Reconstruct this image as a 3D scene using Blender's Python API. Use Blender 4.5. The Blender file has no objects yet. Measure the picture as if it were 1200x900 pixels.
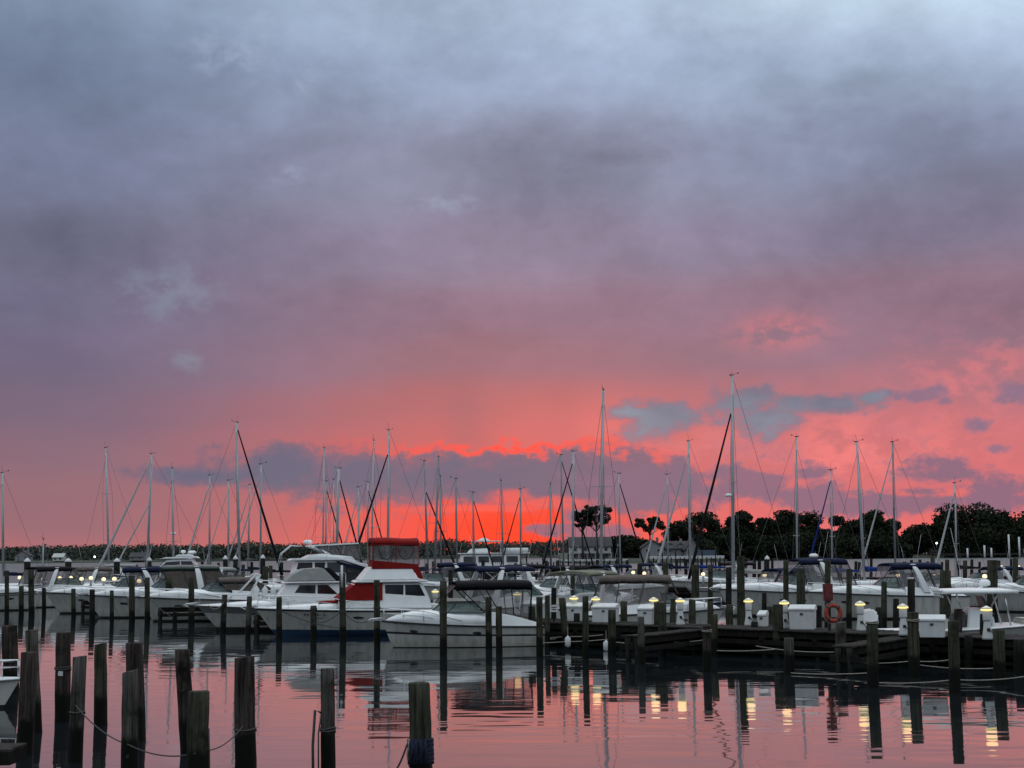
import bpy, bmesh, math, random
from mathutils import Vector, Matrix
R = math.radians
random.seed(7)
scene = bpy.context.scene
COL = scene.collection

# ---------------------------------------------------------------- camera
CAM_H, FPX, PITCH, ROLL = 3.7, 1746.0, 6.47, -0.5
cam_data = bpy.data.cameras.new('camera')
cam_data.sensor_width = 36.0
cam_data.lens = FPX / 1200.0 * 36.0
cam_data.clip_start = 0.5
cam_data.clip_end = 20000.0
cam = bpy.data.objects.new('camera', cam_data)
CAM_M = Matrix.Translation((0, 0, CAM_H)) @ Matrix.Rotation(R(90 + PITCH), 4, 'X') @ Matrix.Rotation(R(ROLL), 4, 'Z')
cam.matrix_world = CAM_M
COL.objects.link(cam)
scene.camera = cam
CAM_R = CAM_M.to_3x3()
CAM_O = Vector((0, 0, CAM_H))

def ray(px, py):
    return (CAM_R @ Vector(((px - 600) / FPX, -(py - 450) / FPX, -1.0))).normalized()
def on_z(px, py, z=0.0):                       # point of a pixel on a level plane
    d = ray(px, py); t = (z - CAM_H) / d.z
    return CAM_O + d * t
def at(px, py, Y):                             # point of a pixel at distance Y
    d = ray(px, py)
    return CAM_O + d * (Y / d.y)
def px_x(px, Y, z=1.0):                        # world X of a pixel column at distance Y, height z
    py = 650.0
    for _ in range(4):
        p = at(px, py, Y); py += (p.z - z) / Y * FPX
    return at(px, py, Y).x
def uv_of(px, py):
    d = ray(px, py)
    return math.atan2(d.x, d.y), math.asin(d.z)

# ---------------------------------------------------------------- sky (world)
def lin(c):
    return tuple(((v / 255) / 12.92 if v / 255 <= 0.04045 else ((v / 255 + 0.055) / 1.055) ** 2.4) for v in c)

class Net:
    """tiny wrapper for node trees"""
    def __init__(s, nt): s.nt = nt
    def new(s, t, **k):
        n = s.nt.nodes.new(t)
        for a, v in k.items(): setattr(n, a, v)
        return n
    def put(s, sock, v):
        if isinstance(v, bpy.types.NodeSocket): s.nt.links.new(v, sock)
        elif v is not None:
            if sock.type == 'RGBA' and len(v) == 3: v = (*v, 1)
            sock.default_value = v
    def m(s, op, a, b=None, c=None, clamp=False):
        n = s.new('ShaderNodeMath', operation=op, use_clamp=clamp)
        s.put(n.inputs[0], a); s.put(n.inputs[1], b); s.put(n.inputs[2], c)
        return n.outputs[0]
    def v(s, op, a, b=None):
        n = s.new('ShaderNodeVectorMath', operation=op)
        s.put(n.inputs[0], a); s.put(n.inputs[1], b)
        return n.outputs['Value'] if op in ('DOT_PRODUCT', 'LENGTH') else n.outputs['Vector']
    def xyz(s, x, y, z):
        n = s.new('ShaderNodeCombineXYZ')
        for i, q in enumerate((x, y, z)): s.put(n.inputs[i], q)
        return n.outputs[0]
    def sep(s, a):
        n = s.new('ShaderNodeSeparateXYZ'); s.put(n.inputs[0], a); return n.outputs
    def smooth(s, a, lo, hi, to0=0.0, to1=1.0):
        n = s.new('ShaderNodeMapRange', interpolation_type='SMOOTHSTEP')
        s.put(n.inputs['Value'], a); n.inputs['From Min'].default_value = lo; n.inputs['From Max'].default_value = hi
        n.inputs['To Min'].default_value = to0; n.inputs['To Max'].default_value = to1
        return n.outputs['Result']
    def noise(s, vec, scale, detail=4, rough=0.5, dist=0.0):
        n = s.new('ShaderNodeTexNoise')
        s.put(n.inputs['Vector'], vec); n.inputs['Scale'].default_value = scale
        n.inputs['Detail'].default_value = detail; n.inputs['Roughness'].default_value = rough
        n.inputs['Distortion'].default_value = dist
        return n.outputs['Fac']
    def ramp(s, fac, stops, interp='EASE'):
        n = s.new('ShaderNodeValToRGB'); s.put(n.inputs[0], fac)
        cr = n.color_ramp; cr.interpolation = interp
        while len(cr.elements) > 1: cr.elements.remove(cr.elements[-1])
        for i, (p, c) in enumerate(stops):
            e = cr.elements[0] if i == 0 else cr.elements.new(p)
            e.position = p; e.color = (*c, 1)
        return n.outputs[0]
    def mix(s, fac, a, b, mode='MIX'):
        n = s.new('ShaderNodeMix', data_type='RGBA', blend_type=mode)
        s.put(n.inputs[0], fac); s.put(n.inputs[6], a); s.put(n.inputs[7], b)
        return n.outputs[2]

def build_sky():
    w = bpy.data.worlds.new('World'); scene.world = w; w.use_nodes = True
    nt = w.node_tree; nt.nodes.clear(); N = Net(nt)
    tc = N.new('ShaderNodeTexCoord').outputs['Generated']
    d = N.v('NORMALIZE', tc)
    x, y, z = N.sep(d)
    U = N.m('ARCTAN2', x, y)
    V = N.m('ARCSINE', z)
    # turbulent offsets shared by every cloud edge
    cl = N.xyz(N.m('MULTIPLY', U, 1.0), N.m('MULTIPLY', V, 1.45), 0.0)
    n1 = N.noise(cl, 42, 5, 0.62, 0.15)
    n2 = N.noise(N.v('ADD', cl, (5.2, 1.7, 3.1)), 5.2, 5, 0.52, 0.25)
    n3 = N.noise(N.v('ADD', N.xyz(U, N.m('MULTIPLY', V, 1.7), 0.3), (9.1, 4.4, 0.0)), 9, 5, 0.55, 0.3)
    Vw = N.m('ADD', V, N.m('MULTIPLY', N.m('SUBTRACT', n2, 0.5), 0.045))
    def col_ramp(rows):
        st = []
        for py, c in rows:
            st.append((max(0.0, (uv_of(600, py)[1]) / 0.8), lin(c)))
        st.sort(key=lambda q: q[0])
        return st
    top = [(0.62, lin((205, 219, 232))), (1.0, lin((262, 272, 280)))]
    t = N.m('DIVIDE', N.m('MAXIMUM', Vw, 0.0), 0.8)
    left = N.ramp(t, col_ramp([(0, (126, 143, 168)), (110, (108, 120, 145)), (200, (112, 119, 145)), (290, (106, 107, 130)), (360, (112, 108, 134)),
                               (430, (115, 106, 131)), (490, (124, 105, 126)), (535, (138, 107, 122)), (570, (148, 108, 119)), (610, (152, 108, 118)), (645, (176, 110, 114))]) + top)
    mid = N.ramp(t, col_ramp([(0, (172, 190, 214)), (90, (162, 176, 204)), (200, (140, 141, 164)), (290, (140, 127, 149)), (360, (149, 119, 137)),
                              (430, (160, 115, 127)), (480, (186, 111, 114)), (520, (200, 110, 112)), (560, (203, 110, 112)), (600, (205, 110, 111)), (645, (214, 108, 105))]) + top)
    right = N.ramp(t, col_ramp([(0, (188, 208, 227)), (90, (164, 181, 206)), (190, (134, 142, 168)), (290, (131, 124, 147)), (360, (148, 119, 138)),
                                (420, (152, 118, 136)), (465, (178, 118, 129)), (515, (206, 117, 123)), (570, (216, 115, 120)), (610, (228, 112, 114)), (645, (240, 112, 108))]) + top)
    back = N.ramp(N.m('DIVIDE', N.m('MAXIMUM', V, 0.0), 0.8), [(0.0, lin((118, 122, 138))), (0.25, lin((150, 160, 176))), (0.6, lin((226, 240, 252))), (1.0, lin((264, 275, 285)))])
    uL, uM, uR = uv_of(40, 500)[0], uv_of(590, 500)[0], uv_of(1060, 500)[0]
    base = N.mix(N.smooth(U, uL, uM), left, mid)
    base = N.mix(N.smooth(U, uM, uR), base, right)
    absU = N.m('ABSOLUTE', U)
    base = N.mix(N.smooth(absU, 0.5, 1.7), base, back)
    # broad light and dark folds of the high overcast
    fold = N.m('SUBTRACT', N.m('ADD', N.m('ADD', N.m('MULTIPLY', n2, 0.42), N.m('MULTIPLY', n1, 0.16)), N.m('MULTIPLY', n3, 0.42)), 0.5)
    hi = N.smooth(V, 0.08, 0.2)
    amt = N.m('MULTIPLY_ADD', hi, 1.45, 0.3)
    gain = N.m('MULTIPLY_ADD', N.m('MULTIPLY', fold, amt), 1.0, 1.0)
    gn = N.xyz(gain, gain, gain)
    base = N.mix(1.0, base, gn, 'MULTIPLY')

    dd = N.xyz(U, V, 0.0)
    def blobs(lst, coord):
        cur = None
        for (cx, cy, rx, ry) in lst:
            u, v = uv_of(cx, cy)
            q = N.v('MULTIPLY', N.v('SUBTRACT', coord, (u, v, 0)), (FPX / rx, FPX / ry, 0))
            r2 = N.v('DOT_PRODUCT', q, q)
            cur = r2 if cur is None else N.m('MINIMUM', cur, r2)
        return N.m('SUBTRACT', 1.0, N.m('SQRT', cur))
    def glow(cx, cy, rx, ry):
        u, v = uv_of(cx, cy)
        q = N.v('MULTIPLY', N.v('SUBTRACT', dd, (u, v, 0)), (FPX / rx, FPX / ry, 0))
        return N.m('POWER', 2.718, N.m('MULTIPLY', N.v('DOT_PRODUCT', q, q), -1.0))
    # the glow round the place where the sun went down
    base = N.mix(N.m('MULTIPLY', glow(600, 625, 185, 80), 0.5), base, lin((255, 100, 92)))
    base = N.mix(N.m('MULTIPLY', glow(595, 622, 160, 60), 0.97, clamp=True), base, lin((255, 66, 44)))
    base = N.mix(N.m('MULTIPLY', glow(700, 505, 95, 42), 0.6), base, lin((236, 120, 116)))
    base = N.mix(N.m('MULTIPLY', glow(545, 500, 26, 70), 0.30), base, lin((150, 105, 115)))
    base = N.mix(N.m('MULTIPLY', glow(660, 505, 26, 60), 0.18), base, lin((160, 105, 115)))
    # bright puffs at the sides
    pf = N.m('MULTIPLY', N.smooth(N.m('ADD', n1, N.m('MULTIPLY', n2, 0.35)), 0.54, 0.76), 1.0)
    pm = N.m('MAXIMUM', N.m('MAXIMUM', glow(1010, 530, 130, 50), glow(1140, 450, 70, 45)), N.m('MAXIMUM', N.m('MULTIPLY', glow(915, 388, 50, 20), 0.6), glow(860, 540, 90, 40)))
    base = N.mix(N.m('MULTIPLY', N.m('MULTIPLY', pf, pm), 0.85, clamp=True), base, lin((246, 130, 128)))
    df = N.smooth(N.m('ADD', n3, N.m('MULTIPLY', n1, 0.6)), 0.72, 0.96)
    dm = N.m('MAXIMUM', N.m('MAXIMUM', glow(1040, 540, 130, 55), glow(1150, 490, 80, 80)), glow(900, 545, 80, 40))
    base = N.mix(N.m('MULTIPLY', N.m('MULTIPLY', df, dm), 0.95, clamp=True), base, lin((150, 112, 132)))

    nn = N.m('MULTIPLY', N.m('ADD', N.m('MULTIPLY', N.m('SUBTRACT', n1, 0.5), 2.1), N.m('MULTIPLY', N.m('SUBTRACT', n3, 0.5), 1.1)), 1.0)
    nn2 = N.m('ADD', N.m('MULTIPLY', N.m('SUBTRACT', n1, 0.5), 3.6), N.m('MULTIPLY', N.m('SUBTRACT', n3, 0.5), 2.2))
    # slate bank across the glow
    bank = [(240, 558, 75, 14), (330, 552, 90, 28), (420, 557, 120, 36), (500, 560, 110, 36), (590, 560, 120, 32), (660, 564, 110, 33), (740, 570, 90, 34), (690, 560, 60, 34)]
    shift = N.v('ADD', dd, (0, -7 / FPX, 0))
    b0 = N.m('ADD', blobs(bank, dd), nn)
    b1 = N.m('ADD', blobs(bank, shift), nn)
    rim = N.m('MULTIPLY', N.m('SUBTRACT', N.smooth(b1, -0.12, 0.10), N.smooth(b0, -0.10, 0.22), clamp=True), N.m('MULTIPLY', glow(600, 545, 150, 50), 1.25), clamp=True)
    bcol = N.mix(N.smooth(U, uv_of(560, 560)[0], uv_of(780, 560)[0]), lin((100, 104, 128)), lin((122, 104, 126)))
    bcol = N.mix(N.smooth(N.m('ADD', b0, N.m('MULTIPLY', N.m('SUBTRACT', n3, 0.5), 0.8)), -0.05, 0.75), lin((136, 104, 122)), bcol)
    base = N.mix(N.m('MULTIPLY', N.smooth(b0, -0.22, 0.30), 0.95), base, bcol)
    base = N.mix(rim, base, lin((255, 88, 78)))
    gap = N.m('ADD', blobs([(598, 583, 30, 11), (640, 590, 60, 8), (560, 596, 120, 6)], dd), N.m('MULTIPLY', nn, 1.2))
    base = N.mix(N.m('MULTIPLY', N.m('MULTIPLY', N.smooth(gap, -0.1, 0.7), 0.8), N.smooth(U, uv_of(300, 560)[0], uv_of(560, 560)[0], 0.45, 1.0)), base, lin((245, 96, 88)))
    low = N.m('ADD', blobs([(800, 574, 85, 27), (880, 566, 85, 26), (950, 580, 90, 20), (1040, 588, 110, 13), (1110, 556, 58, 24), (1165, 578, 46, 22), (1075, 575, 50, 8),
                            (650, 620, 36, 7), (700, 624, 40, 10), (690, 607, 26, 6)], dd), nn2)
    base = N.mix(N.m('MULTIPLY', N.smooth(low, -0.30, 0.50), 0.88), base, N.mix(n3, lin((112, 102, 128)), lin((144, 110, 130))))
    blue = N.m('ADD', blobs([(775, 490, 42, 24), (738, 484, 26, 9), (872, 472, 40, 24), (900, 490, 42, 22), (960, 472, 74, 14), (1018, 466, 24, 9)], dd), N.m('MULTIPLY', nn, 1.25))
    blc = N.mix(N.smooth(n3, 0.3, 0.7), lin((104, 112, 134)), lin((134, 150, 166)))
    blc = N.mix(N.smooth(blue, -0.1, 0.7), lin((146, 116, 134)), blc)
    base = N.mix(N.m('MULTIPLY', N.smooth(blue, -0.34, 0.36), 0.92), base, blc)
    blue2 = N.m('ADD', blobs([(1080, 465, 34, 10), (1190, 455, 26, 16), (1140, 500, 26, 13), (1170, 525, 24, 8), (1108, 470, 18, 7)], dd), nn2)
    base = N.mix(N.m('MULTIPLY', N.smooth(blue2, -0.15, 0.75), 0.75), base, lin((126, 112, 138)))
    pale = N.m('ADD', blobs([(198, 343, 52, 30), (222, 423, 18, 14)], dd), nn)
    base = N.mix(N.m('MULTIPLY', N.m('MULTIPLY', N.smooth(pale, -0.4, 1.0), N.smooth(n1, 0.25, 0.62)), 0.42), base, lin((138, 152, 170)))
    wisp = N.m('ADD', blobs([(265, 65, 42, 16), (308, 38, 18, 20), (365, 100, 22, 12), (525, 238, 42, 9), (455, 40, 15, 15), (340, 205, 20, 8)], dd), nn)
    base = N.mix(N.m('MULTIPLY', N.m('MULTIPLY', N.smooth(wisp, -0.6, 1.1), N.smooth(n1, 0.32, 0.66)), 0.5), base, lin((165, 178, 200)))
    drk = N.m('ADD', blobs([(625, 225, 42, 45), (720, 185, 60, 12), (1130, 205, 70, 18)], dd), nn2)
    base = N.mix(N.m('MULTIPLY', N.smooth(drk, -0.3, 0.9), 0.45), base, lin((112, 108, 128)))
    # thin daylight left above the overcast
    sky = N.new('ShaderNodeTexSky', sky_type='NISHITA', sun_disc=False)
    sky.sun_elevation = R(1.5); sky.sun_rotation = R(0.3); sky.altitude = 0
    base = N.mix(0.0015, base, sky.outputs[0], 'ADD')
    bg = N.new('ShaderNodeBackground'); N.put(bg.inputs[0], base); bg.inputs[1].default_value = SKY_STRENGTH
    out = N.new('ShaderNodeOutputWorld'); nt.links.new(bg.outputs[0], out.inputs[0])

SKY_STRENGTH = 1.0
build_sky()

# ---------------------------------------------------------------- last of the sun, behind the cloud bank
sl = bpy.data.lights.new('sun', 'SUN'); sl.energy = 0.10; sl.angle = R(40); sl.color = (1.0, 0.42, 0.32)
so = bpy.data.objects.new('sun', sl); COL.objects.link(so)
so.rotation_euler = (R(90 - 4), 0, R(180 - 0.3))          # shines from the glow on the horizon toward the camera
so.location = (0, 300, 60)

scene.view_settings.view_transform = 'Standard'
scene.view_settings.look = 'None'
scene.view_settings.exposure = 0.0
scene.view_settings.gamma = 1.0
scene.render.film_transparent = False
scene.cycles.use_denoising = True
scene.cycles.denoiser = 'OPENIMAGEDENOISE'
scene.cycles.max_bounces = 6
scene.cycles.diffuse_bounces = 2
scene.cycles.glossy_bounces = 3
scene.cycles.transparent_max_bounces = 12
scene.cycles.caustics_reflective = False
scene.cycles.caustics_refractive = False
# ---------------------------------------------------------------- materials
MATS = {}
def mat(name, color, rough=0.5, metal=0.0, spec=0.5, noise=0.0, nscale=6.0, bump=0.0, bscale=30.0, ior=None, coat=0.0):
    """plain surface with a little uneven tone of its own"""
    if name in MATS: return MATS[name]
    m = bpy.data.materials.new(name); m.use_nodes = True
    N = Net(m.node_tree); b = m.node_tree.nodes['Principled BSDF']
    b.inputs['Roughness'].default_value = rough; b.inputs['Metallic'].default_value = metal
    b.inputs['Specular IOR Level'].default_value = spec
    if coat: b.inputs['Coat Weight'].default_value = coat; b.inputs['Coat Roughness'].default_value = 0.08
    if ior: b.inputs['IOR'].default_value = ior
    tc = N.new('ShaderNodeTexCoord').outputs['Object']
    if noise:
        f = N.noise(tc, nscale, 5, 0.6)
        c2 = tuple(max(0, c * (1 - noise)) for c in color); c3 = tuple(min(1, c * (1 + noise * 0.6)) for c in color)
        N.put(b.inputs['Base Color'], N.ramp(f, [(0.3, c2), (0.7, c3)], 'LINEAR'))
    else:
        b.inputs['Base Color'].default_value = (*color, 1)
    if bump:
        bn = N.new('ShaderNodeBump'); bn.inputs['Strength'].default_value = bump; bn.inputs['Distance'].default_value = 0.05
        N.put(bn.inputs['Height'], N.noise(tc, bscale, 5, 0.6)); N.put(b.inputs['Normal'], bn.outputs[0])
    MATS[name] = m
    return m

def water_material():
    m = bpy.data.materials.new('water'); m.use_nodes = True
    N = Net(m.node_tree); b = m.node_tree.nodes['Principled BSDF']
    b.inputs['Base Color'].default_value = (0.008, 0.011, 0.013, 1)
    b.inputs['IOR'].default_value = 1.6
    b.inputs['Specular IOR Level'].default_value = 0.75
    p = N.new('ShaderNodeTexCoord').outputs['Object']
    yy = N.sep(p)[1]
    # sheltered and mirror-like in the basin, ruffled by the breeze on the open river
    N.put(b.inputs['Roughness'], N.m('ADD', N.smooth(yy, 100, 190, 0.035, 0.42), N.smooth(yy, 190, 700, 0.0, 0.10)))
    # breeze patches decide where the ripples are
    patch = N.smooth(N.noise(N.v('MULTIPLY', p, (0.45, 1.0, 1.0)), 0.055, 3, 0.5, 0.6), 0.42, 0.66, 0.22, 0.85)
    w1 = N.noise(N.v('MULTIPLY', p, (0.32, 1.0, 1.0)), 1.6, 3, 0.5, 0.3)
    w2 = N.noise(N.v('MULTIPLY', p, (0.4, 1.0, 1.0)), 0.45, 2, 0.5, 0.2)
    w3 = N.noise(N.v('MULTIPLY', p, (0.5, 1.0, 1.0)), 4.5, 2, 0.5, 0.3)
    xx = N.sep(p)[0]
    patch = N.m('MULTIPLY', patch, N.m('MAXIMUM', N.smooth(yy, 100, 118), N.smooth(N.m('ABSOLUTE', xx), 42, 48)))
    h = N.m('MULTIPLY', N.m('ADD', N.m('ADD', N.m('MULTIPLY', w1, 0.011), N.m('MULTIPLY', w2, 0.017)), N.m('MULTIPLY', w3, 0.0022)), patch)
    bn = N.new('ShaderNodeBump'); bn.inputs['Strength'].default_value = 1.0; bn.inputs['Distance'].default_value = 1.0
    N.put(bn.inputs['Height'], h); N.put(b.inputs['Normal'], bn.outputs[0])
    return m

def make_water():
    """one sheet to the horizon; inside the basin its ripples are real"""
    import numpy as np
    x0, x1, y0, y1 = -48.0, 48.0, 12.0, 118.0
    nx, ny = 430, 1180
    # rows lie closer together near the shore the photographer stands on
    ty = np.linspace(0, 1, ny); ys = y0 + (y1 - y0) * (0.62 * ty + 0.38 * ty ** 2); xs = np.linspace(x0, x1, nx)
    X, Y = np.meshgrid(xs, ys)
    rg = np.random.RandomState(11)
    def waves(n, lo, hi, slope, spread):
        h = np.zeros_like(X)
        for _ in range(n):
            lam = np.exp(rg.uniform(np.log(lo), np.log(hi))); th = rg.normal(math.pi / 2, spread); k = 2 * math.pi / lam
            h += slope * math.sqrt(2.0 / n) / k * np.sin(k * (np.cos(th) * X + np.sin(th) * Y) + rg.uniform(0, 6.28))
        return h
    def patch(n, lo, hi):
        p = np.zeros_like(X)
        for _ in range(n):
            kx, ky = 2 * math.pi / rg.uniform(lo * 2, hi * 3), 2 * math.pi / rg.uniform(lo, hi)
            p += np.sin(kx * X * rg.choice([-1, 1]) + ky * Y + rg.uniform(0, 6.28))
        return p / math.sqrt(n / 2)
    p1 = 1 / (1 + np.exp(-2.2 * (patch(9, 6, 22) - 0.1)))
    p2 = 1 / (1 + np.exp(-2.5 * (patch(9, 3, 12) - 0.5)))
    Z = waves(14, 1.0, 3.0, 0.0030, 0.35) + waves(18, 0.45, 0.9, 0.0056, 0.30) * (0.2 + 0.9 * p1) + waves(18, 0.34, 0.5, 0.0085, 0.26) * p2
    edge = np.clip(np.minimum.reduce([X - x0, x1 - X, Y - y0, (y1 - Y) * .5]) / 4.0, 0, 1)
    Z *= edge
    W, y_back, y_far = 9000.0, -60.0, 12000.0
    co = np.stack([X, Y, Z], -1).reshape(-1, 3)
    extra = np.array([(-W, y_back, 0), (W, y_back, 0), (W, y_far, 0), (-W, y_far, 0)], float)
    idx = np.arange(nx * ny).reshape(ny, nx)
    q = np.stack([idx[:-1, :-1], idx[:-1, 1:], idx[1:, 1:], idx[1:, :-1]], -1).reshape(-1, 4)
    b = nx * ny
    faces_extra = [[b, b + 1, idx[0, -1], idx[0, 0]], [b + 1, b + 2, idx[-1, -1], idx[0, -1]], [b + 2, b + 3, idx[-1, 0], idx[-1, -1]], [b + 3, b, idx[0, 0], idx[-1, 0]]]
    q = np.concatenate([q, np.array(faces_extra)])
    co = np.concatenate([co, extra])
    me = bpy.data.meshes.new('water')
    me.vertices.add(len(co)); me.vertices.foreach_set('co', co.astype(np.float32).ravel())
    me.loops.add(q.size); me.loops.foreach_set('vertex_index', q.astype(np.int32).ravel())
    me.polygons.add(len(q)); me.polygons.foreach_set('loop_start', np.arange(0, q.size, 4, dtype=np.int32))
    me.update(calc_edges=True); me.validate()
    me.polygons.foreach_set('use_smooth', np.array([True] * (len(q) - 4) + [False] * 4))
    me.materials.append(water_material())
    o = bpy.data.objects.new('water', me); COL.objects.link(o); o['kind'] = 'structure'
    o['label'] = 'calm river water mirroring the red evening sky'
make_water()
# ---------------------------------------------------------------- mesh helpers
class MB:
    """collects shapes for ONE mesh object"""
    def __init__(s): s.v = []; s.f = []; s.mi = []; s.sm = []
    def add(s, vs, fs, mi=0, smooth=False):
        b = len(s.v); s.v += [tuple(q) for q in vs]
        for f in fs: s.f.append(tuple(b + i for i in f)); s.mi.append(mi); s.sm.append(smooth)
        return s
    def box(s, c, size, rz=0.0, mi=0, ry=0.0, top=1.0):
        hx, hy, hz = size[0] / 2, size[1] / 2, size[2] / 2
        M = Matrix.Rotation(rz, 3, 'Z') @ Matrix.Rotation(ry, 3, 'Y')
        vs = []
        for k in (-1, 1):
            q = top if k > 0 else 1.0
            for i, j in ((-1, -1), (1, -1), (1, 1), (-1, 1)):
                vs.append(Vector(c) + M @ Vector((i * hx * q, j * hy * q, k * hz)))
        return s.add(vs, [(3, 2, 1, 0), (4, 5, 6, 7), (0, 1, 5, 4), (1, 2, 6, 5), (2, 3, 7, 6), (3, 0, 4, 7)], mi)
    def beam(s, a, b, w, h, mi=0):
        """square bar from a to b"""
        a, b = Vector(a), Vector(b); d = (b - a).normalized()
        up = Vector((0, 0, 1)) if abs(d.z) < 0.95 else Vector((1, 0, 0))
        x = d.cross(up).normalized() * (w / 2); y = x.cross(d).normalized() * (h / 2)
        vs = [p + sx * x + sy * y for p in (a, b) for sx, sy in ((-1, -1), (1, -1), (1, 1), (-1, 1))]
        return s.add(vs, [(3, 2, 1, 0), (4, 5, 6, 7), (0, 1, 5, 4), (1, 2, 6, 5), (2, 3, 7, 6), (3, 0, 4, 7)], mi)
    def tube(s, pts, r, n=8, mi=0, cap=True):
        pts = [Vector(p) for p in pts]; m = len(pts)
        rs = r if isinstance(r, (list, tuple)) else [r] * m
        vs, fs = [], []
        x = None
        for i, p in enumerate(pts):
            d = (pts[min(i + 1, m - 1)] - pts[max(i - 1, 0)])
            d = d.normalized() if d.length > 1e-9 else Vector((0, 0, 1))
            if x is None:
                up = Vector((0, 0, 1)) if abs(d.z) < 0.9 else Vector((1, 0, 0))
                x = d.cross(up).normalized()
            else:
                x = (x - d * x.dot(d)); x = x.normalized() if x.length > 1e-6 else d.orthogonal().normalized()
            y = d.cross(x)
            for k in range(n):
                a = 2 * math.pi * k / n
                vs.append(p + (x * math.cos(a) + y * math.sin(a)) * rs[i])
        for i in range(m - 1):
            for k in range(n):
                k2 = (k + 1) % n
                fs.append((i * n + k, i * n + k2, (i + 1) * n + k2, (i + 1) * n + k))
        s.add(vs, fs, mi, n > 4)
        if cap:
            s.add(vs[:n], [tuple(range(n - 1, -1, -1))], mi); s.add(vs[-n:], [tuple(range(n))], mi)
        return s
    def lathe(s, prof, n=14, c=(0, 0, 0), mi=0, smooth=True):
        vs, fs = [], []
        for r, z in prof:
            for k in range(n):
                a = 2 * math.pi * k / n
                vs.append((c[0] + r * math.cos(a), c[1] + r * math.sin(a), c[2] + z))
        for i in range(len(prof) - 1):
            for k in range(n):
                k2 = (k + 1) % n
                fs.append((i * n + k, i * n + k2, (i + 1) * n + k2, (i + 1) * n + k))
        s.add(vs, fs, mi, smooth)
        s.add(vs[-n:], [tuple(range(n))], mi); s.add(vs[:n], [tuple(range(n - 1, -1, -1))], mi)
        return s
    def loft(s, secs, mi=0, smooth=True, closed=True, caps=True):
        """sections: rings of equal length"""
        n = len(secs[0]); vs = [p for q in secs for p in q]; fs = []
        for i in range(len(secs) - 1):
            for k in range(n if closed else n - 1):
                k2 = (k + 1) % n
                fs.append((i * n + k, i * n + k2, (i + 1) * n + k2, (i + 1) * n + k))
        s.add(vs, fs, mi, smooth)
        if closed and caps:
            s.add(secs[0], [tuple(range(n - 1, -1, -1))], mi); s.add(secs[-1], [tuple(range(n))], mi)
        return s
    def prism(s, prof, hw, mi=0, y0=0.0, smooth=False):
        """side outline (x, z[, half width]) drawn across the boat"""
        n = len(prof); L, Q = [], []
        for p in prof:
            h = p[2] if len(p) > 2 else hw
            L.append((p[0], y0 - h, p[1])); Q.append((p[0], y0 + h, p[1]))
        s.add(L + Q, [tuple(range(n - 1, -1, -1)), tuple(range(n, 2 * n))] , mi)
        fs = []
        for k in range(n):
            k2 = (k + 1) % n
            fs.append((k, k2, n + k2, n + k))
        s.add(L + Q, fs, mi, smooth)
        return s
    def ellipsoid(s, c, r, n=12, m=8, mi=0):
        prof = []
        for i in range(m + 1):
            a = -math.pi / 2 + math.pi * i / m
            prof.append((max(1e-4, math.cos(a)), math.sin(a)))
        vs, fs = [], []
        for q, zz in prof:
            for k in range(n):
                a = 2 * math.pi * k / n
                vs.append((c[0] + r[0] * q * math.cos(a), c[1] + r[1] * q * math.sin(a), c[2] + r[2] * zz))
        for i in range(m):
            for k in range(n):
                k2 = (k + 1) % n
                fs.append((i * n + k, i * n + k2, (i + 1) * n + k2, (i + 1) * n + k))
        return s.add(vs, fs, mi, True)
    def mesh(s, name, mats, bevel=0.0):
        me = bpy.data.meshes.new(name)
        me.from_pydata(s.v, [], s.f)
        for m in (mats if isinstance(mats, (list, tuple)) else [mats]): me.materials.append(m)
        me.polygons.foreach_set('material_index', s.mi)
        me.polygons.foreach_set('use_smooth', s.sm)
        bm = bmesh.new(); bm.from_mesh(me)
        bmesh.ops.remove_doubles(bm, verts=bm.verts, dist=1e-5)
        bmesh.ops.recalc_face_normals(bm, faces=bm.faces)
        if bevel:
            es = [e for e in bm.edges if len(e.link_faces) == 2 and e.calc_face_angle(0) > 0.5]
            bmesh.ops.bevel(bm, geom=es, offset=bevel, segments=2, affect='EDGES', clamp_overlap=True)
        bm.to_mesh(me); bm.free(); me.update()
        return me
    def build(s, name, mats, parent=None, bevel=0.0, loc=None):
        o = bpy.data.objects.new(name, s.mesh(name, mats, bevel)); COL.objects.link(o)
        if parent is not None: o.parent = parent
        if loc is not None: o.location = loc
        return o

def tag(o, label, cat=None, group=None, kind=None):
    if label: o['label'] = label
    if cat: o['category'] = cat
    if group: o['group'] = group
    if kind: o['kind'] = kind
    return o
def thing(name, label, cat, loc=(0, 0, 0), rz=0.0, group=None):
    o = bpy.data.objects.new(name, None); COL.objects.link(o)
    o.empty_display_size = 0.3
    o.location = loc; o.rotation_euler = (0, 0, rz)
    return tag(o, label, cat, group)
def copy_tree(o, parent=None):
    c = o.copy(); COL.objects.link(c)
    if parent is not None: c.parent = parent
    for ch in list(o.children): copy_tree(ch, c)
    return c

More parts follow.
